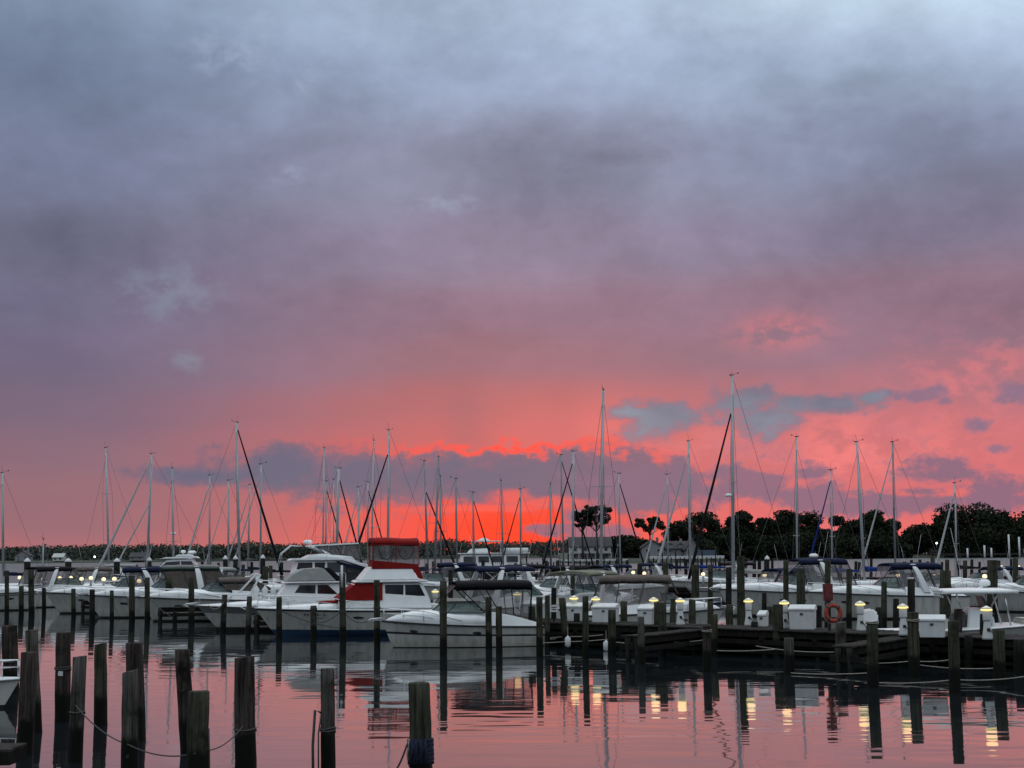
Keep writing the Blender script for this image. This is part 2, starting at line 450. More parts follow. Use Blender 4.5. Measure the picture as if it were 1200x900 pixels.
# ---------------------------------------------------------------- palette
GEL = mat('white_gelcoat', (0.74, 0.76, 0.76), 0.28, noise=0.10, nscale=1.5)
GEL2 = mat('cream_gelcoat', (0.56, 0.56, 0.52), 0.32, noise=0.12, nscale=1.5)
def hull_mat():
    """gelcoat with run-off streaks and a brownish scum line of its own above the water"""
    m = bpy.data.materials.new('hull_side_white'); m.use_nodes = True
    N = Net(m.node_tree); b = m.node_tree.nodes['Principled BSDF']
    b.inputs['Roughness'].default_value = 0.26
    p = N.new('ShaderNodeTexCoord').outputs['Object']
    oi = N.new('ShaderNodeObjectInfo').outputs['Random']
    st = N.noise(N.v('ADD', N.v('MULTIPLY', p, (4.5, 4.5, 0.35)), N.xyz(N.m('MULTIPLY', oi, 40.0), 0.0, 0.0)), 1.0, 5, 0.65)
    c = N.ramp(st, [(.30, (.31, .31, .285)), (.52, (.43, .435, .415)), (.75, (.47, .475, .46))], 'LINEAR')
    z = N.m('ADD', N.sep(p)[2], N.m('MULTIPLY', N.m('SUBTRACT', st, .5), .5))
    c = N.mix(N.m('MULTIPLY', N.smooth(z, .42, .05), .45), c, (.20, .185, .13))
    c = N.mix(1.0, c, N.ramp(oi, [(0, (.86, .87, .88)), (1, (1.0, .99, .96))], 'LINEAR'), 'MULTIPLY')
    N.put(b.inputs['Base Color'], c)
    return m
HULLW = hull_mat()
GREYBAND = mat('grey_topside_band', (0.13, 0.14, 0.15), 0.35, noise=0.15)
BLACK = mat('black_trim', (0.012, 0.012, 0.013), 0.45)
RUBBER = mat('black_rubber', (0.02, 0.02, 0.02), 0.7)
BLUEB = mat('blue_bottom_paint', (0.012, 0.045, 0.10), 0.6, noise=0.35, nscale=3)
BLACKB = mat('dark_bottom_paint', (0.015, 0.016, 0.017), 0.6, noise=0.3, nscale=3)
REDB = mat('red_bottom_paint', (0.10, 0.022, 0.02), 0.6, noise=0.3, nscale=3)
GREENH = mat('dark_green_hull', (0.010, 0.032, 0.022), 0.3, noise=0.2)
NAVYH = mat('navy_hull', (0.012, 0.018, 0.05), 0.3, noise=0.2)
GLASS = mat('tinted_glass', (0.025, 0.045, 0.045), 0.06, spec=0.8)
DARKGLASS = mat('dark_glass', (0.012, 0.014, 0.016), 0.08, spec=0.7)
STEEL = mat('polished_steel', (0.55, 0.56, 0.57), 0.28, metal=1.0)
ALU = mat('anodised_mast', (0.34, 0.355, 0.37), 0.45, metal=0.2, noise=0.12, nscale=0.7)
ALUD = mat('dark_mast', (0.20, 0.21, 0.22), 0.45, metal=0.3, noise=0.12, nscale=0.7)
CANVN = mat('navy_canvas', (0.012, 0.016, 0.040), 0.85, spec=0.08, noise=0.3, nscale=4, bump=0.35, bscale=7)
CANVB = mat('black_canvas', (0.010, 0.010, 0.012), 0.85, spec=0.08, noise=0.3, nscale=4, bump=0.35, bscale=7)
CANVR = mat('red_canvas', (0.19, 0.012, 0.011), 0.85, spec=0.08, noise=0.25, nscale=3, bump=0.35, bscale=6)
CANVT = mat('taupe_canvas', (0.105, 0.088, 0.078), 0.9, spec=0.08, noise=0.25, nscale=3, bump=0.5, bscale=5)
CANVG = mat('khaki_canvas', (0.17, 0.17, 0.13), 0.9, spec=0.08, noise=0.2, nscale=3, bump=0.4, bscale=5)
CANVX = mat('grey_canvas', (0.26, 0.27, 0.26), 0.9, spec=0.08, noise=0.2, nscale=2, bump=0.5, bscale=4)
CANVBL = mat('blue_canvas', (0.012, 0.03, 0.16), 0.85, spec=0.08, noise=0.25, nscale=3, bump=0.4, bscale=6)
SAILW = mat('white_sailcloth', (0.36, 0.37, 0.38), 0.8, noise=0.12)
WIRE = mat('stay_wire', (0.10, 0.10, 0.11), 0.5, metal=0.5)
ROPEW = mat('pale_rope', (0.24, 0.22, 0.19), 0.9, noise=0.3, nscale=20)
ROPED = mat('dark_rope', (0.05, 0.048, 0.045), 0.9, noise=0.3, nscale=20)
ROPEB = mat('blue_rope', (0.006, 0.010, 0.036), 0.9, noise=0.4, nscale=25, bump=0.8, bscale=60)
PLAS = mat('white_plastic', (0.50, 0.52, 0.52), 0.45, noise=0.14, nscale=4)
ORANGE = mat('orange_foam', (0.26, 0.032, 0.014), 0.7, noise=0.25, nscale=8)
REDBOX = mat('red_enamel', (0.12, 0.011, 0.010), 0.5, noise=0.25, nscale=6)
SEATM = mat('seat_vinyl', (0.40, 0.38, 0.34), 0.6)
GREYCOVER = mat('charcoal_cover', (0.055, 0.055, 0.06), 0.9, noise=0.2, bump=0.4, bscale=5)

def vinyl_mat():
    m = bpy.data.materials.new('clear_vinyl'); m.use_nodes = True
    N = Net(m.node_tree); nt = m.node_tree; nt.nodes.clear()
    tc = N.new('ShaderNodeTexCoord').outputs['Object']
    tr = N.new('ShaderNodeBsdfTransparent'); tr.inputs[0].default_value = (0.80, 0.80, 0.80, 1)
    gl = N.new('ShaderNodeBsdfPrincipled'); gl.inputs['Base Color'].default_value = (0.38, 0.36, 0.36, 1); gl.inputs['Roughness'].default_value = 0.12
    bn = N.new('ShaderNodeBump'); bn.inputs['Strength'].default_value = 0.5; bn.inputs['Distance'].default_value = 0.05
    N.put(bn.inputs['Height'], N.noise(tc, 2.5, 3, 0.5)); N.put(gl.inputs['Normal'], bn.outputs[0])
    mx = N.new('ShaderNodeMixShader'); N.put(mx.inputs[0], N.m('MULTIPLY_ADD', N.noise(tc, 3.0, 3, 0.5), 0.36, 0.04))
    nt.links.new(tr.outputs[0], mx.inputs[1]); nt.links.new(gl.outputs[0], mx.inputs[2])
    o = N.new('ShaderNodeOutputMaterial'); nt.links.new(mx.outputs[0], o.inputs[0])
    return m
VINYL = vinyl_mat()
def glass_mat():
    m = bpy.data.materials.new('windscreen_glass'); m.use_nodes = True
    N = Net(m.node_tree); nt = m.node_tree; nt.nodes.clear()
    tr = N.new('ShaderNodeBsdfTransparent'); tr.inputs[0].default_value = (0.45, 0.55, 0.53, 1)
    gl = N.new('ShaderNodeBsdfPrincipled'); gl.inputs['Base Color'].default_value = (0.05, 0.08, 0.08, 1); gl.inputs['Roughness'].default_value = 0.05
    mx = N.new('ShaderNodeMixShader'); mx.inputs[0].default_value = 0.55
    nt.links.new(tr.outputs[0], mx.inputs[1]); nt.links.new(gl.outputs[0], mx.inputs[2])
    o = N.new('ShaderNodeOutputMaterial'); nt.links.new(mx.outputs[0], o.inputs[0])
    return m
SCREEN = glass_mat()
def lamp_mat(name, col, st):
    m = bpy.data.materials.new(name); m.use_nodes = True
    b = m.node_tree.nodes['Principled BSDF']
    b.inputs['Base Color'].default_value = (*col, 1); b.inputs['Emission Color'].default_value = (*col, 1); b.inputs['Emission Strength'].default_value = st
    return m
GLOW_Y = lamp_mat('lit_yellow_lens', (1.0, 0.80, 0.30), 0.95)
GLOW_W = lamp_mat('lit_warm_lens', (1.0, 0.76, 0.42), 1.4)
GLOW_C = lamp_mat('lit_white_lens', (0.95, 0.97, 1.0), 4.0)

def wood_mat(name, c1, c2, wet_to=0.6, algae=(0.005, 0.006, 0.004)):
    """weathered round timber: long grain, checks, and the dark tide-stained foot"""
    m = bpy.data.materials.new(name); m.use_nodes = True
    N = Net(m.node_tree); b = m.node_tree.nodes['Principled BSDF']
    b.inputs['Specular IOR Level'].default_value = 0.10
    p = N.new('ShaderNodeTexCoord').outputs['Object']
    geo = N.new('ShaderNodeNewGeometry').outputs['Position']
    grain = N.noise(N.v('MULTIPLY', geo, (16, 16, 0.8)), 1.0, 6, 0.72)
    blot = N.noise(geo, 2.1, 4, 0.6)
    c = N.ramp(grain, [(0.36, c2), (0.62, c1)], 'LINEAR')
    c = N.mix(N.smooth(blot, 0.45, 0.7), c, c2)
    z = N.sep(geo)[2]
    zz = N.m('ADD', z, N.m('MULTIPLY', N.m('SUBTRACT', blot, 0.5), 0.5))
    c = N.mix(N.smooth(zz, wet_to + 0.12, wet_to - 0.05), c, algae)
    N.put(b.inputs['Base Color'], c)
    N.put(b.inputs['Roughness'], N.smooth(zz, wet_to - 0.1, wet_to + 0.1, 0.45, 0.92))
    bn = N.new('ShaderNodeBump'); bn.inputs['Strength'].default_value = 0.9; bn.inputs['Distance'].default_value = 0.03
    N.put(bn.inputs['Height'], grain); N.put(b.inputs['Normal'], bn.outputs[0])
    return m
WOOD_GREY = wood_mat('grey_piling_wood', (0.098, 0.090, 0.082), (0.017, 0.015, 0.013))
WOOD_BROWN = wood_mat('brown_piling_wood', (0.062, 0.050, 0.043), (0.009, 0.007, 0.007))
WOOD_GREEN = wood_mat('greenish_piling_wood', (0.060, 0.062, 0.043), (0.013, 0.014, 0.009))
WOOD_TAR = wood_mat('tarred_piling_wood', (0.026, 0.026, 0.023), (0.007, 0.007, 0.007))
PLANK = wood_mat('dock_board_wood', (0.060, 0.055, 0.05), (0.018, 0.016, 0.015), wet_to=-1)
PLANKD = wood_mat('dock_beam_wood', (0.018, 0.016, 0.015), (0.006, 0.0055, 0.005), wet_to=0.25)
# ---------------------------------------------------------------- boat building blocks (local: x forward, y to port, z up, 0 = waterline)
def lerp(a, b, t): return a + (b - a) * t

class Hull:
    def __init__(s, L, B, sb, ss, rake=0.6, tran=0.9, full=2.2):
        s.L, s.B, s.sb, s.ss, s.rake, s.tran, s.full = L, B, sb, ss, rake, tran, full
    def sheer(s, t): return s.ss + (s.sb - s.ss) * t ** 1.7
    def bs(s, t):
        if t < 0.45: return s.B / 2 * lerp(s.tran, 1.0, min(1, t / 0.35))
        return s.B / 2 * max(0.012, 1 - ((t - 0.45) / 0.55) ** s.full)
    def bw(s, t):
        if t < 0.38: return s.B / 2 * 0.88 * lerp(s.tran, 1.0, min(1, t / 0.35))
        return s.B / 2 * 0.88 * max(0.012, 1 - ((t - 0.38) / 0.62) ** (s.full * 0.72))
    def pt(s, t, f, side=1):
        """f = height share from waterline (0) to sheer (1); below 0 is under water"""
        if f >= 0:
            return Vector((-s.L / 2 + t * (s.L - s.rake * (1 - f)), side * lerp(s.bw(t), s.bs(t), f ** 1.25), s.sheer(t) * f))
        k = 0.55 if f > -0.9 else 0.0
        zz = -0.28 if f > -0.9 else -0.5
        return Vector((-s.L / 2 + t * (s.L - s.rake * (1.25 if f > -.9 else 1.7)), side * s.bw(t) * k, zz))
    def t_at(s, x): return max(0.0, min(1.0, (x + s.L / 2) / s.L))
    def shell(s, bands, n=20):
        """bands: [(f_low, material index)] from the sheer downward; returns MB"""
        fs_ = [1.0] + [b[0] for b in bands]
        rows = fs_ + [-0.5, -1.0]
        mis = [b[1] for b in bands] + [bands[-1][1], bands[-1][1]]
        m = MB()
        for side in (1, -1):
            grid = [[s.pt(i / n, f, side) for i in range(n + 1)] for f in rows]
            for r in range(len(rows) - 1):
                vs = grid[r] + grid[r + 1]
                m.add(vs, [(i, i + 1, n + 2 + i, n + 1 + i) for i in range(n)], mis[r], True)
        ring = [s.pt(0, f, 1) for f in rows] + [s.pt(0, f, -1) for f in reversed(rows)]
        m.add(ring, [tuple(range(len(ring)))], bands[0][1])
        return m
    def deck(s, zoff=-0.02, n=20, t0=0.0, t1=1.0, crown=0.06):
        m = MB(); vs, fs = [], []
        for i in range(n + 1):
            t = lerp(t0, t1, i / n); p = s.pt(t, 1.0)
            for q in (-1, -0.5, 0, 0.5, 1):
                vs.append((p.x, q * p.y * 0.985, p.z + zoff + crown * (1 - q * q) * p.y / (s.B / 2)))
        for i in range(n):
            for k in range(4):
                a = i * 5 + k
                fs.append((a, a + 1, a + 6, a + 5))
        return m.add(vs, fs, 0, True)
    def rail_line(s, f=1.0, t0=0.0, t1=1.0, n=20, side=1, dy=0.0, dz=0.0):
        out = []
        for i in range(n + 1):
            p = s.pt(lerp(t0, t1, i / n), f, side)
            p.y += side * dy; p.z += dz
            out.append(p)
        return out

def trunk(rows, pw=0.55, n=12):
    """rounded cabin top: rows of (x, half width, z base, z top)"""
    secs = []
    for x, hw, zb, zt in rows:
        q = []
        for k in range(n + 1):
            a = math.pi * k / n; c, sn = math.cos(a), math.sin(a)
            q.append((x, math.copysign(abs(c) ** pw, c) * hw, zb + (zt - zb) * (sn ** pw if sn > 1e-6 else 0)))
        q.append((x, 0, zb - 0.05))
        secs.append(q)
    return MB().loft(secs)

def u_path(xf, xb, hw, z, n=14, pw=0.75):
    out = []
    for k in range(n + 1):
        a = math.pi / 2 - math.pi * k / n
        out.append(Vector((xb + (xf - xb) * max(0, math.cos(a)) ** pw, math.copysign(abs(math.sin(a)) ** 0.8, math.sin(a)) * hw, z)))
    return out

def windshield(root, xf, xb, hw, z0, z1, rake, dropz=0.0, frame=BLACK, name='windshield', mullions=(3, 7, 11), glass=None):
    lo = u_path(xf, xb, hw, z0); hi = u_path(xf - rake, xb - rake * 0.25, hw * 0.84, z1)
    for p in lo: p.z -= dropz * (xf - p.x) / max(1e-3, xf - xb)
    m = MB(); n = len(lo)
    m.add(lo + hi, [(i, i + 1, n + i + 1, n + i) for i in range(n - 1)], 0, True)
    o = m.build(name, glass or SCREEN, root)
    f = MB(); f.tube(hi, 0.022, 6); f.tube(lo, 0.018, 6)
    for k in (0,) + tuple(mullions) + (n - 1,): f.tube([lo[k], hi[k]], 0.018, 6)
    f.build('frame', frame, o)
    return o

def bimini_top(root, xf, xb, hw, z, crown=0.14, mat_=CANVB, sag=0.03, name='bimini', thick=0.05, drop=0.10, frame=True, zb=None):
    """canvas stretched over bows, with a short valance"""
    m = MB(); secs = []; N_ = 10
    for i in range(N_ + 1):
        x = lerp(xf, xb, i / N_)
        zz = z + (0 if zb is None else (zb - z) * i / N_) - sag * abs(math.sin(math.pi * i / N_ * 3))
        if i in (0, N_): zz -= 0.05
        up, dn = [], []
        for k in range(9):
            q = -1 + 2 * k / 8
            c = crown * (1 - abs(q) ** 2.6)
            up.append((x, q * hw, zz + c)); dn.append((x, q * hw * 0.99, zz + c - thick - (drop if abs(q) == 1 else 0)))
        secs.append(up + dn[::-1])
    m.loft(secs)
    o = m.build(name, mat_, root)
    if frame:
        f = MB()
        for x in (xf - 0.1 * (xf - xb), (xf + xb) / 2, xb + 0.08 * (xf - xb)):
            for sgn in (1, -1):
                f.tube([(x, sgn * hw * 0.97, z - thick), ((xf + xb) / 2, sgn * hw * 0.97, z - 0.95)], 0.014, 5)
        f.build('frame', STEEL, o)
    return o

def curtain(root, quads, vinyl=True, border=CANVB, name='side_curtain', r=0.022, mat_=None):
    """canvas or clear panels between given corners, each a piece of its own"""
    for q in quads:
        m = MB(); m.add(q, [tuple(range(len(q)))])
        o = m.build(name, mat_ or VINYL, root)
        q = [Vector(p) for p in q]
        m = MB(); m.tube(q + [q[0]], r, 5, cap=False); m.build('edge_binding', border, o)

def bow_rail(root, h, t0=0.5, t1=0.985, height=0.5, n=8, mid=True, dz=0.05):
    m = MB(); top = []
    for side in (1, -1):
        line = h.rail_line(1.0, t0, t1, n, side, -0.08)
        up = [p + Vector((0.0, -side * 0.02, height * min(1, 0.25 + i / n * 1.6) + dz)) for i, p in enumerate(line)]
        for i in range(0, n + 1):
            if i < 1 or i > n - 1 or i % 2 == 0: m.tube([line[i], up[i]], 0.013, 5)
        top.append(up)
    m.tube(top[0] + top[1][::-1], 0.022, 6)
    if mid:
        m.tube([p - Vector((0, 0, height * 0.45)) for p in top[0][3:]] + [p - Vector((0, 0, height * 0.45)) for p in top[1][:2:-1]], 0.010, 5)
    return m.build('bow_rail', STEEL, root)

def anchor(root, h, s=1.0):
    p = h.pt(1.0, 1.0)
    m = MB()
    m.box((p.x + 0.12 * s, 0, p.z + 0.02), (0.55 * s, 0.16 * s, 0.06 * s))
    m.tube([(p.x - 0.1 * s, 0, p.z + 0.10), (p.x + 0.45 * s, 0, p.z + 0.06), (p.x + 0.62 * s, 0, p.z - 0.02)], 0.03 * s, 6)
    m.add([(p.x + 0.62 * s, 0.0, p.z), (p.x + 0.36 * s, 0.17 * s, p.z - 0.10), (p.x + 0.30 * s, 0, p.z - 0.16), (p.x + 0.36 * s, -0.17 * s, p.z - 0.10), (p.x + 0.40 * s, 0, p.z - 0.05)],
          [(0, 1, 2), (0, 2, 3), (0, 4, 1), (0, 3, 4), (1, 4, 2), (4, 3, 2)])
    return m.build('anchor', STEEL, root)

def portholes(root, h, ts, f=0.72, size=(0.2, 0.07)):
    for t in ts:
        for side in (1, -1):
            p = h.pt(t, f, side); a = h.pt(t + 0.02, f, side); u = h.pt(t, f + 0.05, side)
            ex = (a - p).normalized(); ez = (u - p).normalized(); nrm = ex.cross(ez).normalized()
            if nrm.y * side < 0: nrm = -nrm
            vs = []; K = 14
            for lay, k in ((0.012, 1.15), (0.02, 1.0)):
                for i in range(K):
                    an = 2 * math.pi * i / K
                    vs.append(p + nrm * lay + ex * math.cos(an) * size[0] * k + ez * math.sin(an) * size[1] * k)
            m = MB(); m.add(vs, [(i, (i + 1) % K, K + (i + 1) % K, K + i) for i in range(K)] + [tuple(range(K, 2 * K))])
            m.build('porthole', DARKGLASS, root)

def arch(root, x0, x1, hw, z0, z1, w=0.28, mat_=GEL, name='radar_arch', lean_in=0.86, thick=0.12):
    """swept arch: foot at x0, crown at x1"""
    m = MB()
    for side in (1, -1):
        secs = []
        for i in range(8):
            t = i / 7; e = t ** 0.8
            x = lerp(x0, x1, e); y = side * hw * lerp(1, lean_in, t * t); z = lerp(z0, z1, math.sin(t * math.pi / 2) * 0.6 + t * 0.4)
            ww = w * lerp(1.25, 0.85, t)
            secs.append([(x - ww / 2, y - thick / 2, z), (x + ww / 2, y - thick / 2, z), (x + ww / 2, y + thick / 2, z), (x - ww / 2, y + thick / 2, z)])
        m.loft(secs, smooth=False)
    yy = hw * lean_in
    m.box((x1, 0, z1 + 0.02), (w, 2 * yy + thick, thick))
    return m.build(name, mat_, root, bevel=0.03)

def radar(root, x, z, r=0.26):
    m = MB(); m.lathe([(r * 0.3, 0), (r * 0.35, 0.12), (r * 0.95, 0.15), (r, 0.22), (r * 0.95, 0.30), (r * 0.55, 0.36)], 14, (x, 0, z))
    return m.build('radar_dome', GEL, root)
def whip(root, x, y, z, h=2.0, lean=0.2, r=0.012):
    return MB().tube([(x, y, z), (x - lean, y, z + h)], [r, r * 0.5], 5).build('antenna', PLAS, root)

def hull_marks(root, h, t0, t1, f, widths, hgt=0.10, side=1, name='hull_lettering', mat_=None, seed=1):
    """worn, unreadable characters on the hull side"""
    rnd = random.Random(seed); m = MB(); n = len(widths)
    for i, w in enumerate(widths):
        ta = lerp(t0, t1, i / n); tb = ta + (t1 - t0) / n * w
        a, b = h.pt(ta, f, side), h.pt(tb, f, side)
        out = Vector((0, side * .022, 0))
        for k in range(2 if w > .5 else 1):
            p, q = a.lerp(b, rnd.uniform(0, .3)), a.lerp(b, rnd.uniform(.6, 1))
            z = rnd.uniform(-.5, .2) * hgt
            m.add([p + out + Vector((0, 0, z)), q + out + Vector((0, 0, z)), q + out + Vector((0, 0, z + hgt * .35)), p + out + Vector((0, 0, z + hgt * .35))], [(0, 1, 2, 3)])
    return m.build(name, mat_ or BLACK, root)

def cleats(root, h, ts, side=1):
    m = MB()
    for t in ts:
        p = h.pt(t, 1.0, side); y = p.y - side * 0.10
        m.tube([(p.x - 0.11, y, p.z + 0.09), (p.x + 0.11, y, p.z + 0.09)], 0.016, 6)
        for d in (-0.04, 0.04): m.tube([(p.x + d, y, p.z), (p.x + d, y, p.z + 0.09)], 0.014, 6)
    return m.build('cleat', STEEL, root)

def hull_parts(root, h, bands, mats, rail_mat=BLACK, rail_r=0.035):
    sh = h.shell(bands).build('hull', mats, root)
    h.deck().build('deck', GEL, root)
    m = MB()
    for side in (1, -1): m.tube(h.rail_line(1.0, 0, 1, 20, side, 0.01, -0.02), rail_r, 6)
    p = h.pt(0, 1.0); m.tube([p + Vector((0, 0, -.02)), Vector((p.x, -p.y, p.z - .02))], rail_r, 6)
    m.build('rub_rail', rail_mat, root)
    return sh

def express(label, loc, rz, L=8.6, B=2.9, sb=1.35, ss=1.05, rake=0.65, hullmat=HULLW, stripe=None, band=None, bottom=BLACKB, boot=0.07,
            canvas=CANVB, style='camper', canvas_side='vinyl', with_arch=True, side_mat=None, group='motor cruisers with their bows out from the pier',
            cat='motor boat', ws=(0.16, -0.06), top=2.35, trunk_h=0.45, ports=(0.62, 0.78), name='motor_cruiser', rail=True, radar_on=False, detail=True, span=(0.045, -0.33)):
    r = thing(name, label, cat, loc, rz, group)
    h = Hull(L, B, sb, ss, rake)
    k = L / 8.6
    bands = []; mats = [hullmat, BLACK, bottom, band or GREYBAND]
    if band: bands += [(0.80, 3)]
    else: bands += [(0.86, 0)]
    if stripe: bands += [(stripe[0], 0), (stripe[1], 1)]
    bands += [(boot + 0.02, 0), (boot, 0), (-0.02, 2)]
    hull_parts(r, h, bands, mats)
    xf, xb = ws[0] * L, ws[1] * L                        # windshield front and end of its sides
    zt = lambda x: h.sheer(h.t_at(x))
    hw_ = lambda x: h.bs(h.t_at(x))
    # raised foredeck sweeping into the coaming
    rows = []
    for i in range(11):
        x = lerp(0.475 * L, xf, i / 10)
        rows.append((x, max(0.03, hw_(x) * 0.88), zt(x) - 0.03, zt(x) + trunk_h * math.sin(min(1, (i / 10)) * math.pi / 2) ** 0.8 + 0.02))
    zc = zt(xf) + trunk_h
    for i in range(1, 5):
        x = lerp(xf, xb - 0.04 * L, i / 4)
        rows.append((x, hw_(x) * 0.93, zt(x) - 0.03, zc + (0.02 if i < 4 else -0.12)))
    trunk(rows).build('foredeck', GEL, r)
    # cockpit coaming with its well
    for side in (1, -1):
        m = MB(); secs = []
        for i in range(9):
            x = lerp(xb - 0.03 * L, -0.47 * L, i / 8); hw = hw_(x)
            z1 = lerp(zc - 0.04, zt(x) + 0.10, (i / 8) ** 1.3)
            secs.append([(x, side * hw * 0.97, zt(x) - 0.04), (x, side * hw * 0.90, z1), (x, side * (hw * 0.90 - 0.16), z1), (x, side * (hw * 0.90 - 0.20), zt(x) - 0.04)])
        m.loft(secs, smooth=False).build('coaming', GEL, r, bevel=0.025)
    m = MB(); x = -0.36 * L
    m.box((x, 0, zt(x) + 0.14), (0.12 * L, hw_(x) * 1.3, 0.28)); m.box((x - 0.05 * L, 0, zt(x) + 0.32), (0.03 * L, hw_(x) * 1.3, 0.36))
    m.build('seat', SEATM, r, bevel=0.04)
    windshield(r, xf, xb, hw_(xb) * 0.88, zc - 0.06, zc + 0.42 * k, 0.62 * k, 0.02)
    MB().box((-L / 2 - 0.22, 0, 0.28), (0.5, B * 0.78, 0.07)).build('swim_platform', GEL2, r, bevel=0.02)
    if detail:
        portholes(r, h, ports, 0.66, (0.20 * k, 0.075 * k))
        anchor(r, h, 0.9)
        cleats(r, h, (0.86, 0.35, 0.08), -1 if math.cos(rz) < 0 else 1)
    if rail: bow_rail(r, h, 0.52, 0.985, 0.42)
    xa = -0.17 * L
    if with_arch:
        arch(r, xa - 0.06 * L, xa + 0.02 * L if style != 'cover' else xa - 0.02 * L, hw_(xa) * 0.93, zt(xa) + 0.15, top - 0.05, 0.30 * k)
        if radar_on: radar(r, xa + 0.02 * L, top)
        whip(r, xa, hw_(xa) * 0.8, top, 1.6, 0.35)
    ztop = top
    if style in ('camper', 'bimini', 'cover'):
        bx0, bx1 = xb + span[0] * L, span[1] * L
        hwb = hw_(xa) * 0.86
        bimini_top(r, bx0, bx1, hwb, ztop, 0.12, canvas, frame=(style == 'bimini'), drop=0.10 if style == 'bimini' else 0.20)
        if style != 'bimini':
            cm = None if canvas_side == 'vinyl' else (side_mat or canvas)
            zl = lambda x: lerp(zc - 0.02, zt(x) + 0.12, max(0, min(1, (xb - x) / (0.41 * L))) ** 1.3)
            xs = [bx0 - 0.01 * L, lerp(bx0, bx1, 0.36), lerp(bx0, bx1, 0.72), bx1 + 0.01]
            xl = [xb + 0.005 * L, lerp(xb, -0.40 * L, 0.34), lerp(xb, -0.40 * L, 0.66), -0.40 * L]
            qs = []
            for side in (1, -1):
                for i in range(3):
                    qs.append([(xs[i], side * hwb * 0.98, ztop - 0.13), (xs[i + 1], side * hwb * 0.98, ztop - 0.13),
                               (xl[i + 1], side * hw_(xl[i + 1]) * 0.86, zl(xl[i + 1])), (xl[i], side * hw_(xl[i]) * 0.86, zl(xl[i]))])
            curtain(r, qs, border=canvas, mat_=cm)
            fw = [(xf - 0.40 * k, -hwb * 0.55, zc + 0.40 * k), (xf - 0.40 * k, hwb * 0.55, zc + 0.40 * k), (bx0, hwb * 0.95, ztop - 0.08), (bx0, -hwb * 0.95, ztop - 0.08)]
            curtain(r, [fw], border=canvas, name='front_curtain')
            ak = [(bx1, -hwb * .97, ztop - .1), (bx1, hwb * .97, ztop - .1), (-0.41 * L, hw_(-0.4 * L) * .84, zt(-.4 * L) + .12), (-0.41 * L, -hw_(-0.4 * L) * .84, zt(-.4 * L) + .12)]
            curtain(r, [ak], border=canvas, mat_=cm, name='aft_curtain')
    return r

def quad_panel(pts, thick=0.03):
    """flat panel with thickness from 4 corners"""
    p = [Vector(q) for q in pts]; n = (p[1] - p[0]).cross(p[-1] - p[0]).normalized() * thick
    k = len(p)
    m = MB(); m.add(p + [q + n for q in p], [tuple(range(k - 1, -1, -1)), tuple(range(k, 2 * k))] + [(i, (i + 1) % k, k + (i + 1) % k, k + i) for i in range(k)])
    return m

def side_windows(root, polys, hw, name='window', mat_=DARKGLASS, off=0.012, lean=0.0):
    """dark panes let into both cabin sides: outlines in (x, z[, half width])"""
    for poly in polys:
        for side in (1, -1):
            vs = []
            for q in poly:
                w = q[2] if len(q) > 2 else hw
                vs.append((q[0], side * (w + off), q[1]))
            m = MB(); n = len(vs); inner = [(a[0], a[1] - side * 0.03, a[2]) for a in vs]
            m.add(vs + inner, [tuple(range(n)), tuple(range(2 * n - 1, n - 1, -1))] + [(i, (i + 1) % n, n + (i + 1) % n, n + i) for i in range(n)])
            m.build(name, mat_, root)

def flybridge_boat(label, loc, rz, L, B, sb, ss, spec, group):
    """sport sedan: house with windows, flybridge above it. spec: measured outlines"""
    r = thing(spec.get('name', 'flybridge_cruiser'), label, 'motor boat', loc, rz, group)
    h = Hull(L, B, sb, ss, spec.get('rake', 0.95), 0.92, 2.3)
    hull_parts(r, h, spec['bands'], spec['mats'], spec.get('railmat', BLACK))
    hwf = lambda x: h.bs(h.t_at(x)); zt = lambda x: h.sheer(h.t_at(x))
    rows = [(x, hwf(x) * 0.72, zt(x) - 0.03, zt(x) + d) for x, d in spec['fore']]
    trunk(rows).build('foredeck', GEL, r)
    hw = B / 2 * 0.82
    MB().prism([(x, z, hw * (1 if z < spec['roof'] - 0.2 else 0.93)) for x, z in spec['house']], hw).build('cabin', spec.get('housemat', GEL), r, bevel=0.05)
    side_windows(r, [[(x, z, hw * (1.0 if z < spec['roof'] - 0.75 else 0.955)) for x, z in w] for w in spec['windows']], hw, off=0.02)
    MB().prism(spec['brow'], hw * 1.06).build('flybridge_deck', GEL, r, bevel=0.03)
    MB().prism([(x, z, hw * 0.98 if z < spec['fly'][0][1] + 0.3 else hw * 0.9) for x, z in spec['fly']], hw).build('flybridge_coaming', spec.get('flymat', GEL), r, bevel=0.05)
    portholes(r, h, spec.get('ports', ()), 0.7, (0.22, 0.06))
    bow_rail(r, h, 0.45, 0.985, 0.5)
    anchor(r, h, 1.0)
    cleats(r, h, (0.86, 0.4, 0.08), -1 if math.cos(rz) < 0 else 1)
    return r, h, hw

